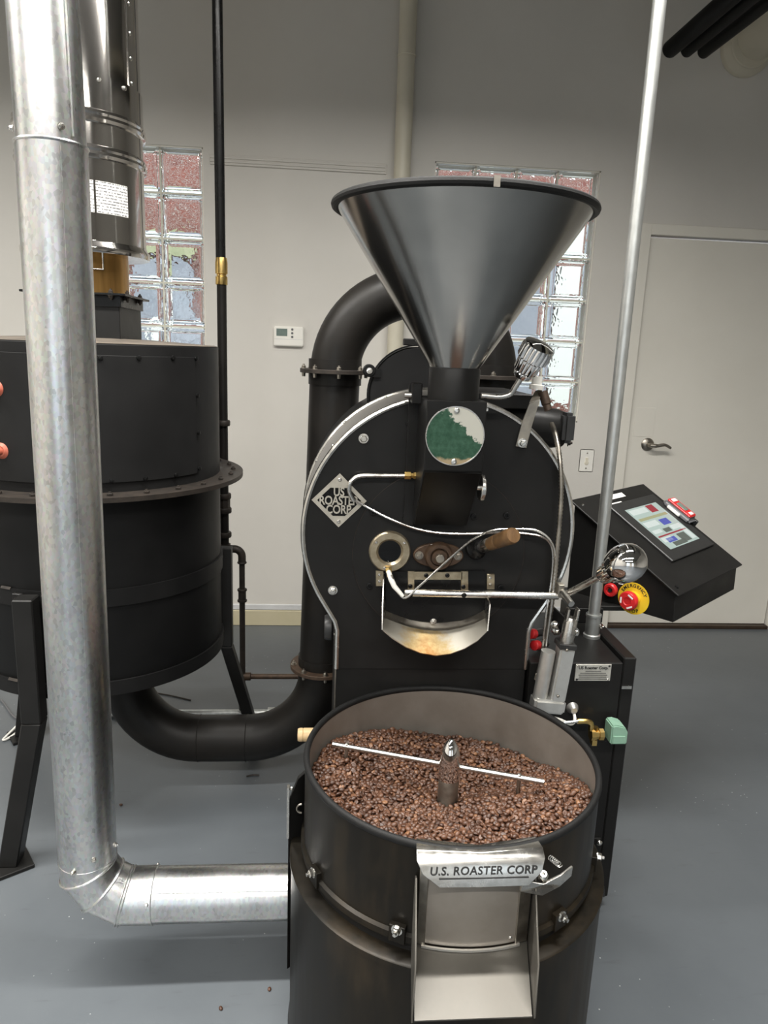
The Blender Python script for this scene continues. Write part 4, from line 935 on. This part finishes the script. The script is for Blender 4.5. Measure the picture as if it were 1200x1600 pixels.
# conduit pole
cp = thing('conduit_pole', 'galvanized conduit pole rising from the black cabinet to the ceiling', 'conduit', (0.732, 1.80, KZ))
PX, PY = 0.732, 1.80
MB().cyl((PX, PY, KZ+0.02), (PX, PY, ZC), 0.0155, n=24).build('conduit', 'conduit_grey', cp)
MB().lathe([(0.023, 0), (0.023, 0.008), (0.0195, 0.010), (0.0195, 0.058), (0.021, 0.060), (0.021, 0.066), (0.016, 0.066)], (PX, PY, KZ), (0, 0, 1), 24).build('connector', 'conduit_grey', cp)
MB().hexbolt((PX+0.016, PY-0.012, KZ+0.035), (0.8, -0.6, 0), 0.006, 0.007).build('set_screw', 'steel', cp)

# ================================================================== operator panel
bp = thing('operator_panel', 'black sloping operator panel with touch screen and emergency stop button', 'control panel', (1.03, 2.09, 0.73))
yaw, slp = math.radians(40.479), math.radians(29.82)
bu = V((math.cos(yaw), math.sin(yaw), 0)); bn = V((-math.sin(yaw), math.cos(yaw), 0)); bb_ = bn*math.cos(slp)+V((0, 0, 1))*math.sin(slp); bz = bu.cross(bb_)
bo = V((0.964, 1.80, 0.836)); BW, BH = 0.473, 0.411
def pp(u, v, w=0): return bo+bu*u+bb_*v+bz*w
MB().prism([pp(0, 0), pp(BW, 0), pp(BW, BH), pp(0, BH)], bz*-0.006).build('lid', 'black_paint', bp, bevel=0.0015)
ins = 0.012
def low(u, v, z): q = pp(u, v); return V((q.x, q.y, z))
side = [pp(ins, ins, -0.005), pp(ins, BH-ins, -0.005), low(ins, BH-ins, 0.80), low(ins, BH-ins, 0.755), low(ins, ins, 0.752)]
MB().prism(side, bu*(BW-2*ins)).build('enclosure', 'black_paint', bp, bevel=0.002)
# mounting arm to the cabinet
MB().bx(0.70, 0.80, 1.90, 1.98, KZ+0.0004, 0.76).bx(0.72, 1.0, 1.93, 2.10, 0.742, 0.757).build('mounting_arm', 'black_paint', bp, bevel=0.002)
bez = MB().prism([pp(0.130, 0.098), pp(0.438, 0.098), pp(0.436, 0.352), pp(0.132, 0.352)], bz*0.008).build('screen_bezel', 'dark_plastic', bp, bevel=0.002)
SU0, SU1, SV0, SV1 = 0.181, 0.392, 0.135, 0.316
scr = MB().prism([pp(SU0, SV0, 0.0075), pp(SU1, SV0, 0.0075), pp(SU1, SV1, 0.0075), pp(SU0, SV1, 0.0075)], bz*0.001).build('screen', 'screen_pale', bez)
def tile(u0, u1, v0, v1, m, nm='screen_field'):
    f = lambda u, v: pp(SU0+(SU1-SU0)*u, SV0+(SV1-SV0)*v, 0.0086)
    MB().prism([f(u0, v0), f(u1, v0), f(u1, v1), f(u0, v1)], bz*0.0002).build(nm, m, scr)
for t_ in ((0.60, 0.82, 0.80, 0.98, 'screen_red'), (0.05, 0.55, 0.84, 0.96, 'screen_white'), (0.05, 0.95, 0.68, 0.74, 'screen_yellow'), (0.05, 0.45, 0.52, 0.64, 'screen_white'), (0.52, 0.78, 0.48, 0.62, 'screen_blue'),
           (0.05, 0.30, 0.36, 0.44, 'screen_white'), (0.36, 0.58, 0.33, 0.42, 'screen_olive'), (0.62, 0.95, 0.34, 0.44, 'screen_white'), (0.04, 0.96, 0.27, 0.30, 'screen_red'), (0.06, 0.34, 0.15, 0.25, 'screen_white'),
           (0.16, 0.44, 0.12, 0.22, 'screen_blue'), (0.22, 0.62, 0.02, 0.11, 'screen_olive'), (0.54, 0.80, 0.04, 0.24, 'screen_olive'), (0.84, 0.97, 0.05, 0.40, 'screen_white')): tile(*t_)
def lid_uv(px, py):
    d = _ray(px, py); o = V((0, 0, CAM_H)); t_ = (bo-o).dot(bz)/d.dot(bz); q = o+d*t_-bo; return q.dot(bu), q.dot(bb_)
la, lb = lid_uv(957, 782), lid_uv(957, 788)
for u, v, w_, h_ in ((la[0]-0.01, la[1]+0.004, 0.105, 0.019), (lb[0]-0.02, lb[1]-0.014, 0.080, 0.018)):
    q = MB().prism([pp(u, v), pp(u+w_, v), pp(u+w_, v+h_), pp(u, v+h_)], bz*0.0006).build('paper_label', 'sticker', bp)
MB().lathe([(0.006, 0), (0.005, 0.003), (0.003, 0.003)], pp(0.03, 0.025), bz, 14).build('lid_screw', 'black_gloss', bp)
MB().lathe([(0.004, 0), (0.003, 0.003)], pp(0.03, BH-0.03), bz, 12).build('lid_screw', 'bright_steel', bp)
# emergency stop on the left face
fc_ = bo+bu*ins; nl = -bu; lx = -bn; lz = V((0, 0, 1))          # face normal, reading direction, up
def face_hit(px, py):
    d = _ray(px, py); o = V((0, 0, CAM_H)); t_ = (fc_-o).dot(nl)/d.dot(nl); return o+d*t_
ec = face_hit(990, 935)
ey = MB().lathe([(0.047, 0), (0.047, 0.002)], ec, nl, 40).build('stop_label', 'yellow_plastic', bp)
lt = MB()
for i, ch in enumerate('EMERGENCY'):
    a = math.radians(152-i*15.5); rad = 0.0375
    ox = lx*math.cos(a)+lz*math.sin(a); up_ = ox; rd = lx*math.sin(a)-lz*math.cos(a)
    put_text(lt, ch, 0.0135, ec+nl*0.0022+ox*rad, rd, up_, 0.0003, bold=0.0003)
for i, ch in enumerate('STOP'):
    a = math.radians(-116+i*17); ox = lx*math.cos(a)+lz*math.sin(a); rd = -lx*math.sin(a)+lz*math.cos(a)
    put_text(lt, ch, 0.0135, ec+nl*0.0022+ox*0.0375, rd, -ox, 0.0003, bold=0.0003)
lt.build('stop_lettering', 'ink', ey, fix=False)
MB().lathe([(0.022, 0), (0.022, 0.012), (0.015, 0.013), (0.015, 0.022)], ec, nl, 28).build('stop_collar', 'yellow_plastic', ey)
es = MB().lathe([(0.0, 0.020), (0.024, 0.020), (0.0275, 0.026), (0.0275, 0.034), (0.024, 0.040), (0.012, 0.041), (0.010, 0.039), (0.0, 0.039)], ec, nl, 32).build('stop_button', 'red_plastic', ey)
for k in range(3):
    a = math.radians(60+k*120); ax_ = lx*math.cos(a)+lz*math.sin(a); tx_ = -lx*math.sin(a)+lz*math.cos(a); p = ec+nl*0.0408+ax_*0.018
    MB().prism([p-tx_*0.009-ax_*0.002, p+tx_*0.009-ax_*0.002, p+tx_*0.008+ax_*0.0025, p-tx_*0.008+ax_*0.0025], nl*0.0008).build('arrow_mark', 'white_ink', es)
rc_ = face_hit(956, 921)
rb = MB().lathe([(0.017, 0), (0.020, 0.002), (0.020, 0.012), (0.017, 0.016), (0.011, 0.016), (0.009, 0.010), (0.0, 0.010)], rc_, nl, 28).build('red_push_button', 'red_plastic', bp)
MB().lathe([(0.006, 0.010), (0.006, 0.013), (0, 0.013)], rc_, nl, 14).build('button_core', 'dark_plastic', rb)
wl = face_hit(966, 912); MB().prism([wl, wl+lx*0.016, wl+lx*0.014+lz*0.008, wl+lx*0.004+lz*0.005], nl*0.0008).build('button_label', 'sticker', bp)
# red and grey timer on the panel edge
tmr = thing('handheld_timer', 'small red and grey digital timer resting on the panel edge', 'timer', pp(BW-0.05, 0.234, 0))
def tb_(u0, u1, v0, v1, w0, w1, m, nm, bv=0.006, par=None):
    v0 -= 0.066; v1 -= 0.066
    return MB().prism([pp(u0, v0, w0), pp(u1, v0, w0), pp(u1, v1, w0), pp(u0, v1, w0)], bz*(w1-w0)).build(nm, m, par or tmr, bevel=bv, seg=3)
tb_(BW-0.055, BW+0.006, 0.262, 0.372, 0.003, 0.026, 'grey_plastic', 'casing', 0.009)
tb_(BW-0.048, BW+0.000, 0.272, 0.366, 0.0255, 0.033, 'red_plastic', 'red_face', 0.003)
tb_(BW-0.038, BW-0.010, 0.300, 0.338, 0.0328, 0.0342, 'lcd_grey', 'display', 0.0005)
tb_(BW-0.040, BW-0.010, 0.346, 0.360, 0.0328, 0.0350, 'sticker', 'button', 0.001)
tb_(BW-0.036, BW-0.012, 0.278, 0.290, 0.0328, 0.0350, 'sticker', 'button', 0.001)
tb_(BW-0.060, BW-0.052, 0.30, 0.35, 0.010, 0.020, 'sticker', 'side_button', 0.002)
tb_(BW+0.002, BW+0.012, 0.255, 0.285, -0.02, 0.016, 'dark_plastic', 'clip', 0.002)

# ================================================================== galvanized duct
gd = thing('galvanized_duct', 'tall bright galvanized duct with an elbow running into the cooling tray base', 'duct', (-0.526, 1.486, 0.13))
DX, DY, DRd = -0.525, 1.486, 0.0625
JZ = 1.800
MB().cyl((DX, DY, 0.29), (DX+0.012, DY, JZ), DRd, n=56).build('lower_section', 'galvanized', gd)
MB().cyl((DX+0.012, DY, JZ-0.02), (DX+0.004, DY, ZC), DRd-0.0022, n=56).build('upper_section', 'galvanized', gd)
MB().torus((DX+0.012, DY, JZ), (0, 0, 1), DRd-0.001, 0.0035, 56, 8).build('joint_bead', 'galvanized', gd)
for (ang, z) in ((-165, JZ+0.022), (-55, JZ+0.022), (-60, 0.335), (-5, 0.335), (-100, 0.31)):
    a = math.radians(ang); d = V((math.cos(a), math.sin(a), 0)); x = DX+0.012 if z > 1 else DX
    MB().hexbolt(V((x, DY, z))+d*DRd, d, 0.0048, 0.006).build('screw', 'bright_steel', gd)
a = math.radians(-35); d = V((math.cos(a), math.sin(a), 0))
MB().tube([V((DX+0.012, DY, JZ+0.01))+d*DRd, V((DX+0.004, DY, ZC))+d*DRd], 0.0022, 6).build('seam', 'galvanized', gd)
MB().tube([V((DX, DY, 0.30))+V((math.cos(-1.0), math.sin(-1.0), 0))*DRd, V((DX+0.012, DY, JZ-0.01))+V((math.cos(-1.0), math.sin(-1.0), 0))*DRd], 0.0008, 6).build('seam', 'galvanized', gd)
# gored elbow
DZ = 0.196; ER = 0.10
ep_ = [V((DX, DY, 0.30))]+[V((DX+ER-ER*math.cos(t), DY, DZ+ER-ER*math.sin(t))) for t in (math.radians(15), math.radians(45), math.radians(75))]+[V((DX+ER+0.075, DY, DZ))]
gore = [V((DX, DY, 0.305)), V((DX, DY, 0.274)), V((DX+0.030, DY, 0.226)), V((DX+0.080, DY, DZ)), V((DX+0.150, DY, DZ))]
MB().tube(gore, [DRd+0.001]*5, 48).build('elbow', 'galvanized', gd, ang=12)
for i, (c, n_) in enumerate(((gore[1], (gore[2]-gore[0])), (gore[2], (gore[3]-gore[1])), (gore[3], (gore[4]-gore[2])))):
    k_ = 1/max(0.2, (gore[i+2]-gore[i+1]).normalized().dot(n_.normalized()))
    for s_ in ((-0.003, 0.003) if i == 2 else (0,)):
        MB().torus(c+n_.normalized()*s_, n_, DRd*1.035, 0.0030 if i < 2 else 0.0018, 56, 8).build('gore_seam', 'galvanized', gd)
MB().cyl((DX+0.145, DY, DZ), (0.02, DY, DZ), DRd-0.001, n=56).build('horizontal_section', 'galvanized', gd)
MB().torus((DX+0.150, DY, DZ), (1, 0, 0), DRd, 0.0014, 56, 6).build('joint_bead', 'galvanized', gd)
for ang in (-90, 30):
    a = math.radians(ang); d = V((0, math.cos(a) if ang > 0 else -0.25, math.sin(a))).normalized(); MB().hexbolt(V((DX+0.142, DY, DZ))+d*DRd, d, 0.0048, 0.006).build('screw', 'bright_steel', gd)
MB().hexbolt(V((DX+0.142, DY, DZ))+V((0, -0.94, 0.34))*DRd, (0, -0.94, 0.34), 0.0045, 0.005).build('screw', 'bright_steel', gd)
MB().tube([(DX+0.16, DY-DRd*0.75, DZ+DRd*0.66), (0.02, DY-DRd*0.75, DZ+DRd*0.66)], 0.0012, 6).build('seam', 'galvanized', gd)

# ================================================================== afterburner
AX, AY = -0.697, 2.25; AR = 0.366
ab = thing('afterburner', 'large black cylindrical afterburner standing on splayed legs', 'afterburner', (AX, AY, 0))
MB().lathe([(AR, 1.06), (AR, 1.444), (AR-0.004, 1.448), (0.16, 1.458), (0.0, 1.458)], (AX, AY, 0), (0, 0, 1), 96).build('upper_shell', 'burner_paint', ab)
MB().lathe([(AR-0.001, 1.4476), (AR-0.012, 1.4498), (0.15, 1.460), (0.12, 1.460)], (AX, AY, 0), (0, 0, 1), 96).build('dusty_top', 'dusty_black', ab)
MB().lathe([(0.10, 0.488), (AR-0.004, 0.492), (AR, 0.50), (AR, 1.06)], (AX, AY, 0), (0, 0, 1), 96).build('lower_shell', 'burner_paint', ab)
fl = MB().ring([(AR-0.004, 1.053), (0.438, 1.053), (0.438, 1.066), (AR-0.004, 1.066)], (AX, AY, 0), (0, 0, 1), 96).build('flange', 'cast_iron', ab)
for k in range(20):
    a = math.radians(-160+k*13); p = V((AX+0.408*math.cos(a), AY+0.408*math.sin(a), 1.066)); MB().hexbolt(p, (0, 0, 1), 0.008, 0.007, False).build('flange_bolt', 'cast_iron', fl)
for z0, z1, nm in ((0.752, 0.800, 'middle_band'), (0.492, 0.534, 'bottom_band')):
    bnd = MB().ring([(AR, z0), (AR+0.006, z0), (AR+0.006, z1), (AR, z1)], (AX, AY, 0), (0, 0, 1), 96).build(nm, 'burner_paint', ab)
    for k in range(8):
        a = math.radians(-170+k*24); MB().ring([(AR+0.002, z1-0.002), (AR+0.009, z1-0.002), (AR+0.004, z1+0.004)], (AX, AY, 0), (0, 0, 1), 4, a, a+math.radians(5)).build('weld', 'cast_iron', bnd)
# curved access cover with bolts
pa0, pa1, pz0, pz1 = math.radians(-118), math.radians(-27), 1.092, 1.418
cv = MB().ring([(AR, pz0), (AR+0.006, pz0), (AR+0.006, pz1), (AR, pz1)], (AX, AY, 0), (0, 0, 1), 40, pa0+PI, pa1+PI)
cv = MB(); x_, y_, z_ = basis((0, 0, 1))
cv.sheet([[(AX+AR*math.cos(pa0+(pa1-pa0)*i/40), AY+AR*math.sin(pa0+(pa1-pa0)*i/40), z) for i in range(41)] for z in (pz0, pz1)], lambda p: (V((p.x-AX, p.y-AY, 0)).normalized()*0.006))
cvo = cv.build('access_cover', 'burner_paint', ab, bevel=0.001)
def cyl_hit(px, py, R):
    d = _ray(px, py); a = d.x**2+d.y**2; b = -2*(d.x*AX+d.y*AY); c = AX**2+AY**2-R*R; q = b*b-4*a*c
    if q < 0: return None
    return V((0, 0, CAM_H))+d*((-b-math.sqrt(q))/(2*a))
for q in ((157, 559), (217, 559), (270, 559), (306, 560), (308, 618), (310, 676), (311, 732), (174, 751), (227, 747), (275, 742)):
    p = cyl_hit(*q, AR+0.006)
    if p:
        d = V((p.x-AX, p.y-AY, 0)).normalized(); MB().lathe([(0.0065, 0), (0.006, 0.004), (0.003, 0.005)], p, d, 12).build('cover_bolt', 'black_gloss', cvo)
for i, q in enumerate(((-3, 607), (5, 704))):
    p = cyl_hit(*q, AR); d = V((p.x-AX, p.y-AY, 0)).normalized()
    MB().lathe([(0.021, 0), (0.021, 0.006), (0.014, 0.012), (0.010, 0.012), (0.009, 0.03)], p, d, 20).build('copper_plug', 'copper_plug', ab)
    MB().cyl(p+d*0.03, p+d*0.14, 0.0045, n=10).build('probe', 'cast_iron', ab)
# legs
def leg(x, y, w, fx_, fy_):
    L_ = MB().bx(x-w/2, x+w/2, y-w/2, y+w/2, 0.445, 0.795)
    o = L_.build('leg', 'black_paint', ab, bevel=0.003)
    dn = [V((x-w/2, y-w/2, 0.445)), V((x+w/2, y-w/2, 0.445)), V((x+w/2, y+w/2, 0.445)), V((x-w/2, y+w/2, 0.445))]
    bt = [V((p.x+fx_-x, p.y+fy_-y, 0.012)) for p in dn]
    MB().add(dn+bt, [(0, 1, 2, 3), (7, 6, 5, 4), (0, 4, 5, 1), (1, 5, 6, 2), (2, 6, 7, 3), (3, 7, 4, 0)]).build('leg_foot', 'black_paint', o, bevel=0.003)
    MB().box((fx_, fy_, 0.006), (0.10, 0.10, 0.012), Matrix.Rotation(math.radians(35 if fx_ < x else 20), 3, 'Z')).build('foot_plate', 'black_paint', o, bevel=0.002)
    dv = V((AX-x, AY-y, 0)).normalized()
    for z in (0.775, 0.513):
        for s in (-1, 1):
            tn = V((-dv.y, dv.x, 0)); c = V((x, y, z))+dv*0.030+tn*(s*0.040)
            br = MB().box(c, (0.028, 0.012, 0.036), Matrix.Rotation(math.atan2(tn.y, tn.x), 3, 'Z')).build('leg_bracket', 'black_paint', o, bevel=0.002)
            MB().hexbolt(c-dv*0.006, -dv, 0.0065, 0.006).build('bolt', 'cast_iron', br)
leg(-0.772, 1.850, 0.052, -0.862, 1.842)
leg(-0.327, 2.362, 0.040, -0.236, 2.475)
leg(-1.02, 2.50, 0.052, -1.10, 2.54)
# square stack collar on top
MB().bx(AX-0.118, AX+0.118, AY-0.118, AY+0.118, 1.45, 1.552).build('stack_collar', 'black_paint', ab, bevel=0.002)
sfl = MB().bx(AX-0.124, AX+0.124, AY-0.124, AY+0.124, 1.545, 1.575).bx(AX-0.140, AX+0.140, AY-0.140, AY+0.140, 1.575, 1.581).build('collar_flange', 'black_gloss', ab, bevel=0.001)
for x in (-0.10, 0.0, 0.10): MB().hexbolt((AX+x, AY-0.132, 1.575), (0, 0, -1), 0.007, 0.008).hexbolt((AX+x, AY-0.132, 1.581), (0, 0, 1), 0.006, 0.008).build('bolt', 'cast_iron', sfl)
for y in (-0.08, 0.06): MB().hexbolt((AX+0.131, AY+y, 1.575), (0, 0, -1), 0.007, 0.010).hexbolt((AX+0.131, AY+y, 1.581), (0, 0, 1), 0.006, 0.008).build('bolt', 'cast_iron', sfl)
# ================================================================== stainless chimney
ch = thing('chimney_flue', 'polished stainless steel chimney pipe with printed label above the afterburner', 'chimney', (AX, AY, 1.582))
CR = 0.166
MB().lathe([(0.113, 1.582), (0.113, 1.70)], (AX, AY, 0), (0, 0, 1), 48).build('inner_pipe', 'amber_metal', ch)
MB().lathe([(0.10, 1.684), (CR+0.006, 1.684), (CR+0.008, 1.690), (CR+0.008, 1.700), (CR, 1.712), (CR, 1.716)], (AX, AY, 0), (0, 0, 1), 72).build('bottom_ring', 'stainless', ch)
lo = MB().lathe([(CR-0.002, 1.71), (CR-0.002, 1.93)], (AX, AY, 0), (0, 0, 1), 72).build('label_section', 'stainless', ch)
for z in (1.925, 2.012):
    MB().lathe([(CR-0.002, z-0.006), (CR+0.006, z-0.004), (CR+0.008, z+0.004), (CR+0.004, z+0.012), (CR+0.006, z+0.018), (CR+0.002, z+0.026), (CR-0.002, z+0.028)], (AX, AY, 0), (0, 0, 1), 72).build('locking_band', 'stainless', ch)
MB().lathe([(CR-0.002, 1.93), (CR-0.002, 2.02)], (AX, AY, 0), (0, 0, 1), 72).build('middle_section', 'stainless', ch)
MB().lathe([(CR+0.001, 2.03), (CR+0.001, 2.12)], (AX, AY, 0), (0, 0, 1), 72).build('clamp_sleeve', 'stainless', ch)
up_s = MB().lathe([(CR-0.003, 2.03), (CR-0.003, ZC)], (AX, AY, 0), (0, 0, 1), 72).build('upper_section', 'stainless', ch)
def crow(aa, z, r): a = math.radians(aa); return V((AX+r*math.cos(a), AY+r*math.sin(a), z)), V((math.cos(a), math.sin(a), 0))
p0, d0 = crow(-22, 2.12, CR-0.002); p1, _ = crow(-22, ZC, CR-0.002)
MB().tube([p0, p1], 0.003, 8).build('seam', 'stainless', up_s)
for z in (2.13, 2.19, 2.25, 2.32, 2.40):
    p, d = crow(-19, z, CR-0.002); MB().screw(p, d, 0.006, 0.006).build('screw', 'bright_steel', up_s)
for aa in (-78, -55, -30):
    p, d = crow(aa, 2.108, CR+0.001); MB().screw(p, d, 0.006, 0.006).build('screw', 'bright_steel', up_s)
for aa0, aa1 in ((-100, -64), (-62, -30)):
    a_, b_ = math.radians(aa0), math.radians(aa1)
    MB().sheet([[(AX+(CR-0.002)*math.cos(a_+(b_-a_)*i/10), AY+(CR-0.002)*math.sin(a_+(b_-a_)*i/10), z) for i in range(11)] for z in (1.785, 1.865)], lambda p: V((p.x-AX, p.y-AY, 0)).normalized()*0.0006).build('printed_label', 'printed_sticker', lo)
for aa in (-85, -62):
    a_ = math.radians(aa); MB().tube([crow(aa-9, 1.684, 0.120)[0], crow(aa-9, 1.645, 0.120)[0], crow(aa+9, 1.645, 0.120)[0], crow(aa+9, 1.684, 0.120)[0]], 0.003, 8).build('inner_clip', 'steel', ch)

# ================================================================== exhaust pipe
ex = thing('exhaust_pipe', 'thick black exhaust pipe looping from roaster down to the afterburner', 'pipe', (0.0, 2.25, 0.08))
PR = 0.0765; EY = 2.25
lowp = [(-0.640, EY, 0.52), (-0.640, EY, 0.40)]+[tuple(p) for p in arc((-0.640+0.235, EY, 0.392), 0.235, PI, 1.5*PI, 14, (1, 0, 0), (0, 0, 1))]
le = MB().tube(lowp, PR, 40).build('lower_elbow', 'pipe_black', ex)
MB().cyl((-0.412, EY, 0.157), (-0.246, EY, 0.157), PR, n=40).build('horizontal_run', 'pipe_black', ex)
for x in (-0.405, -0.248): MB().torus((x, EY, 0.157), (1, 0, 0), PR, 0.0016, 40, 6).build('weld_bead', 'pipe_black', ex)
MB().tube(arc((-0.248, EY, 0.407), 0.25, 1.5*PI, 2*PI, 16, (1, 0, 0), (0, 0, 1)), PR, 40).build('rising_elbow', 'pipe_black', ex)
XL, XU = 0.002, 0.023
rs = MB().cyl((XL, EY, 0.40), (XU, EY, 1.392), PR, n=44).build('riser', 'pipe_black', ex)
for z, mt_ in ((0.424, 'rusty_iron'), (1.388, 'cast_iron')):
    x = XL+(XU-XL)*(z-0.40)/0.99
    fo = MB().ring([(PR, -0.006), (PR+0.030, -0.006), (PR+0.030, 0.006), (PR, 0.006)], (x, EY, z), (0, 0, 1), 56).build('flange', mt_, ex, bevel=0.001)
    MB().ring([(PR-0.002, -0.04), (PR+0.004, -0.04), (PR+0.004, 0.036), (PR-0.002, 0.036)], (x, EY, z), (0, 0, 1), 56).build('flange_sleeve', 'pipe_black', ex)
    for k in range(8):
        a = math.radians(-90+45*k+6); p = V((x+(PR+0.019)*math.cos(a), EY+(PR+0.019)*math.sin(a), z+0.006)); MB().hexbolt(p, (0, 0, 1), 0.007, 0.009).lathe([(0.006, 0), (0.005, 0.012)], p-V((0, 0, 0.012)), (0, 0, -1), 8).build('flange_bolt', 'dull_steel', fo)
RA = 0.2425; AXC = XU+RA
MB().tube(arc((AXC, EY, 1.386), RA, PI, 0, 36, (1, 0, 0), (0, 0, 1)), PR-0.001, 44).build('arch', 'pipe_black', ex)
xr = AXC+RA
fo = MB().ring([(PR, -0.006), (PR+0.030, -0.006), (PR+0.030, 0.006), (PR, 0.006)], (xr, EY, 1.388), (0, 0, 1), 56).build('flange', 'cast_iron', ex, bevel=0.001)
MB().ring([(PR-0.002, -0.03), (PR+0.004, -0.03), (PR+0.004, 0.036), (PR-0.002, 0.036)], (xr, EY, 1.388), (0, 0, 1), 56).build('flange_sleeve', 'pipe_black', ex)
for k in range(6):
    a = math.radians(-100+60*k); MB().hexbolt((xr+(PR+0.019)*math.cos(a), EY+(PR+0.019)*math.sin(a), 1.394), (0, 0, 1), 0.007, 0.009).build('flange_bolt', 'dull_steel', fo)
MB().cyl((xr, EY, 1.386), (xr, EY, 1.02), PR, n=40).build('downpipe', 'pipe_black', ex)

# ================================================================== gas pipe beside the afterburner
gp = thing('gas_pipe', 'slim black gas pipe with brass coupling dropping beside the afterburner', 'pipe', (-0.367, 2.62, 0.08))
GY = 2.62; GX = at(346, 425, GY).x
zb = at(346, 425, GY).z
MB().cyl((GX-0.002, GY, zb+0.02), (GX-0.006, GY, ZC), 0.0168, n=20).build('upper_pipe', 'black_gloss', gp)
MB().lathe([(0.0195, -0.042), (0.0205, -0.040), (0.0205, -0.016), (0.017, -0.014), (0.017, -0.008), (0.021, -0.006), (0.021, 0.030), (0.0195, 0.040), (0.0185, 0.046)], (GX, GY, zb), (0, 0, 1), 20).build('brass_coupling', 'brass', gp)
MB().cyl((GX, GY, 0.70), (GX, GY, zb-0.03), 0.0165, n=20).build('middle_pipe', 'pipe_black', gp)
for py, r in ((661, 0.023), (775, 0.024), (797, 0.025), (835, 0.024)):
    z = at(352, py, GY).z; MB().lathe([(r, -0.010), (r+0.002, -0.006), (r+0.002, 0.006), (r, 0.010)], (GX, GY, z), (0, 0, 1), 20).build('pipe_union' if py > 700 else 'pipe_clamp', 'cast_iron', gp)
z = at(352, 785, GY).z; MB().cyl((GX, GY, z-0.03), (GX, GY, z+0.02), 0.022, n=8).build('pipe_union', 'cast_iron', gp)
p = at(378, 862, GY); x2 = p.x; z2 = p.z
MB().cyl((GX, GY, z2-0.025), (GX, GY, z2+0.03), 0.022, n=16).build('tee_fitting', 'cast_iron', gp)
MB().tube([(GX, GY, z2+0.01), (x2-0.028, GY, z2+0.01)]+[tuple(q) for q in arc((x2-0.028, GY, z2-0.018), 0.028, PI/2, 0, 6, (1, 0, 0), (0, 0, 1))]+[(x2, GY, z2-0.045)], 0.0145, 14).build('street_elbow', 'cast_iron', gp)
zc_ = at(378, 930, GY).z; ze = 0.085
MB().cyl((x2, GY, z2-0.04), (x2, GY, ze), 0.0107, n=14).build('drop_leg', 'cast_iron', gp)
MB().lathe([(0.016, -0.026), (0.018, -0.024), (0.018, -0.018), (0.0145, -0.016), (0.0145, 0.016), (0.018, 0.018), (0.018, 0.024), (0.016, 0.026)], (x2, GY, zc_), (0, 0, 1), 16).build('pipe_union', 'cast_iron', gp)
MB().torus((x2, GY, z2-0.042), (0, 0, 1), 0.014, 0.004, 16, 6).build('elbow_collar', 'cast_iron', gp)
MB().lathe([(0.0, -0.02), (0.015, -0.02), (0.016, 0.015), (0.011, 0.018)], (x2, GY, ze), (0, 0, 1), 14).build('drip_cap', 'cast_iron', gp)
zh = at(430, 1057, GY).z
MB().cyl((x2, GY, zh), (0.02, GY, zh), 0.0105, n=14).lathe([(0.016, 0), (0.016, 0.03), (0.011, 0.032)], (x2, GY, zh), (1, 0, 0), 14).build('branch_pipe', 'rusty_iron', gp)
# conduit lying on the floor behind, and loose cable by the leg
p0, p1 = atz(262, 1114, 0.016), atz(520, 1108, 0.016)
fcn = thing('floor_conduit', 'thin grey conduit lying on the floor behind the black exhaust pipe', 'conduit', (p0.x, p0.y, 0))
MB().cyl((p0.x-0.25, p0.y, 0.0145), (p1.x+0.4, p0.y, 0.0145), 0.0145, n=14).build('conduit', 'conduit_grey', fcn)
p = atz(420, 1104, 0.016); MB().lathe([(0.019, 0), (0.019, 0.04)], (p.x, p0.y, 0.0185), (1, 0, 0), 14).build('coupling', 'conduit_grey', fcn)
cab = MB().tube(spline([atz(-30, 1075, 0.012), atz(0, 1092, 0.006), atz(20, 1118, 0.006), atz(34, 1124, 0.006), atz(44, 1120, 0.02), atz(40, 1116, 0.05)], 6)+[], 0.004, 8).build('floor_cable', 'grey_plastic', org=atz(20, 1118, 0))
tag(cab, 'thin grey cable trailing on the floor behind the near afterburner leg', 'cable')
lc = MB().tube(spline([atz(36, 1120, 0.06), atz(28, 1132, 0.03), atz(8, 1152, 0.007), atz(5, 1156, 0.007), atz(12, 1154, 0.007), atz(28, 1142, 0.02), atz(35, 1124, 0.05)], 6), 0.004, 8).build('looped_cord', 'white_plastic', org=atz(10, 1153, 0))
tag(lc, 'white looped cord hanging to the floor by the near afterburner leg', 'cord')
# stray beans on the floor
for q, lab in (((345, 1575), 'single coffee bean lying on the floor below the galvanized duct'), ((421, 1545), 'dark coffee bean on the floor close to the cooling tray base'), ((189, 1257), 'lone dark coffee bean on the floor right of the tall duct')):
    p = atz(*q, 0.003); o = bpy.data.objects.new('floor_bean', bmesh_); COL.objects.link(o); o.location = (p.x, p.y, 0.0020); o.rotation_euler = (0, 0, random.random()*3)
    tag(o, lab, 'coffee bean', 'stray beans on the floor')
# broom-like chips on the floor near the exhaust pipe
for (q0, q1), lab in ((((240, 1082), (298, 1094)), 'thin dark stick on the floor behind the exhaust pipe elbow'), (((385, 1213), (405, 1211)), 'short dark stick on the floor in front of the exhaust pipe')):
    a, b = atz(*q0, 0.003), atz(*q1, 0.003)
    o = MB().tube(spline([a, (a+b)/2+V((0, 0.004, 0)), b], 4), 0.0028, 6).build('floor_stick', 'cast_iron', org=(a.x, a.y, 0)); tag(o, lab, 'stick')
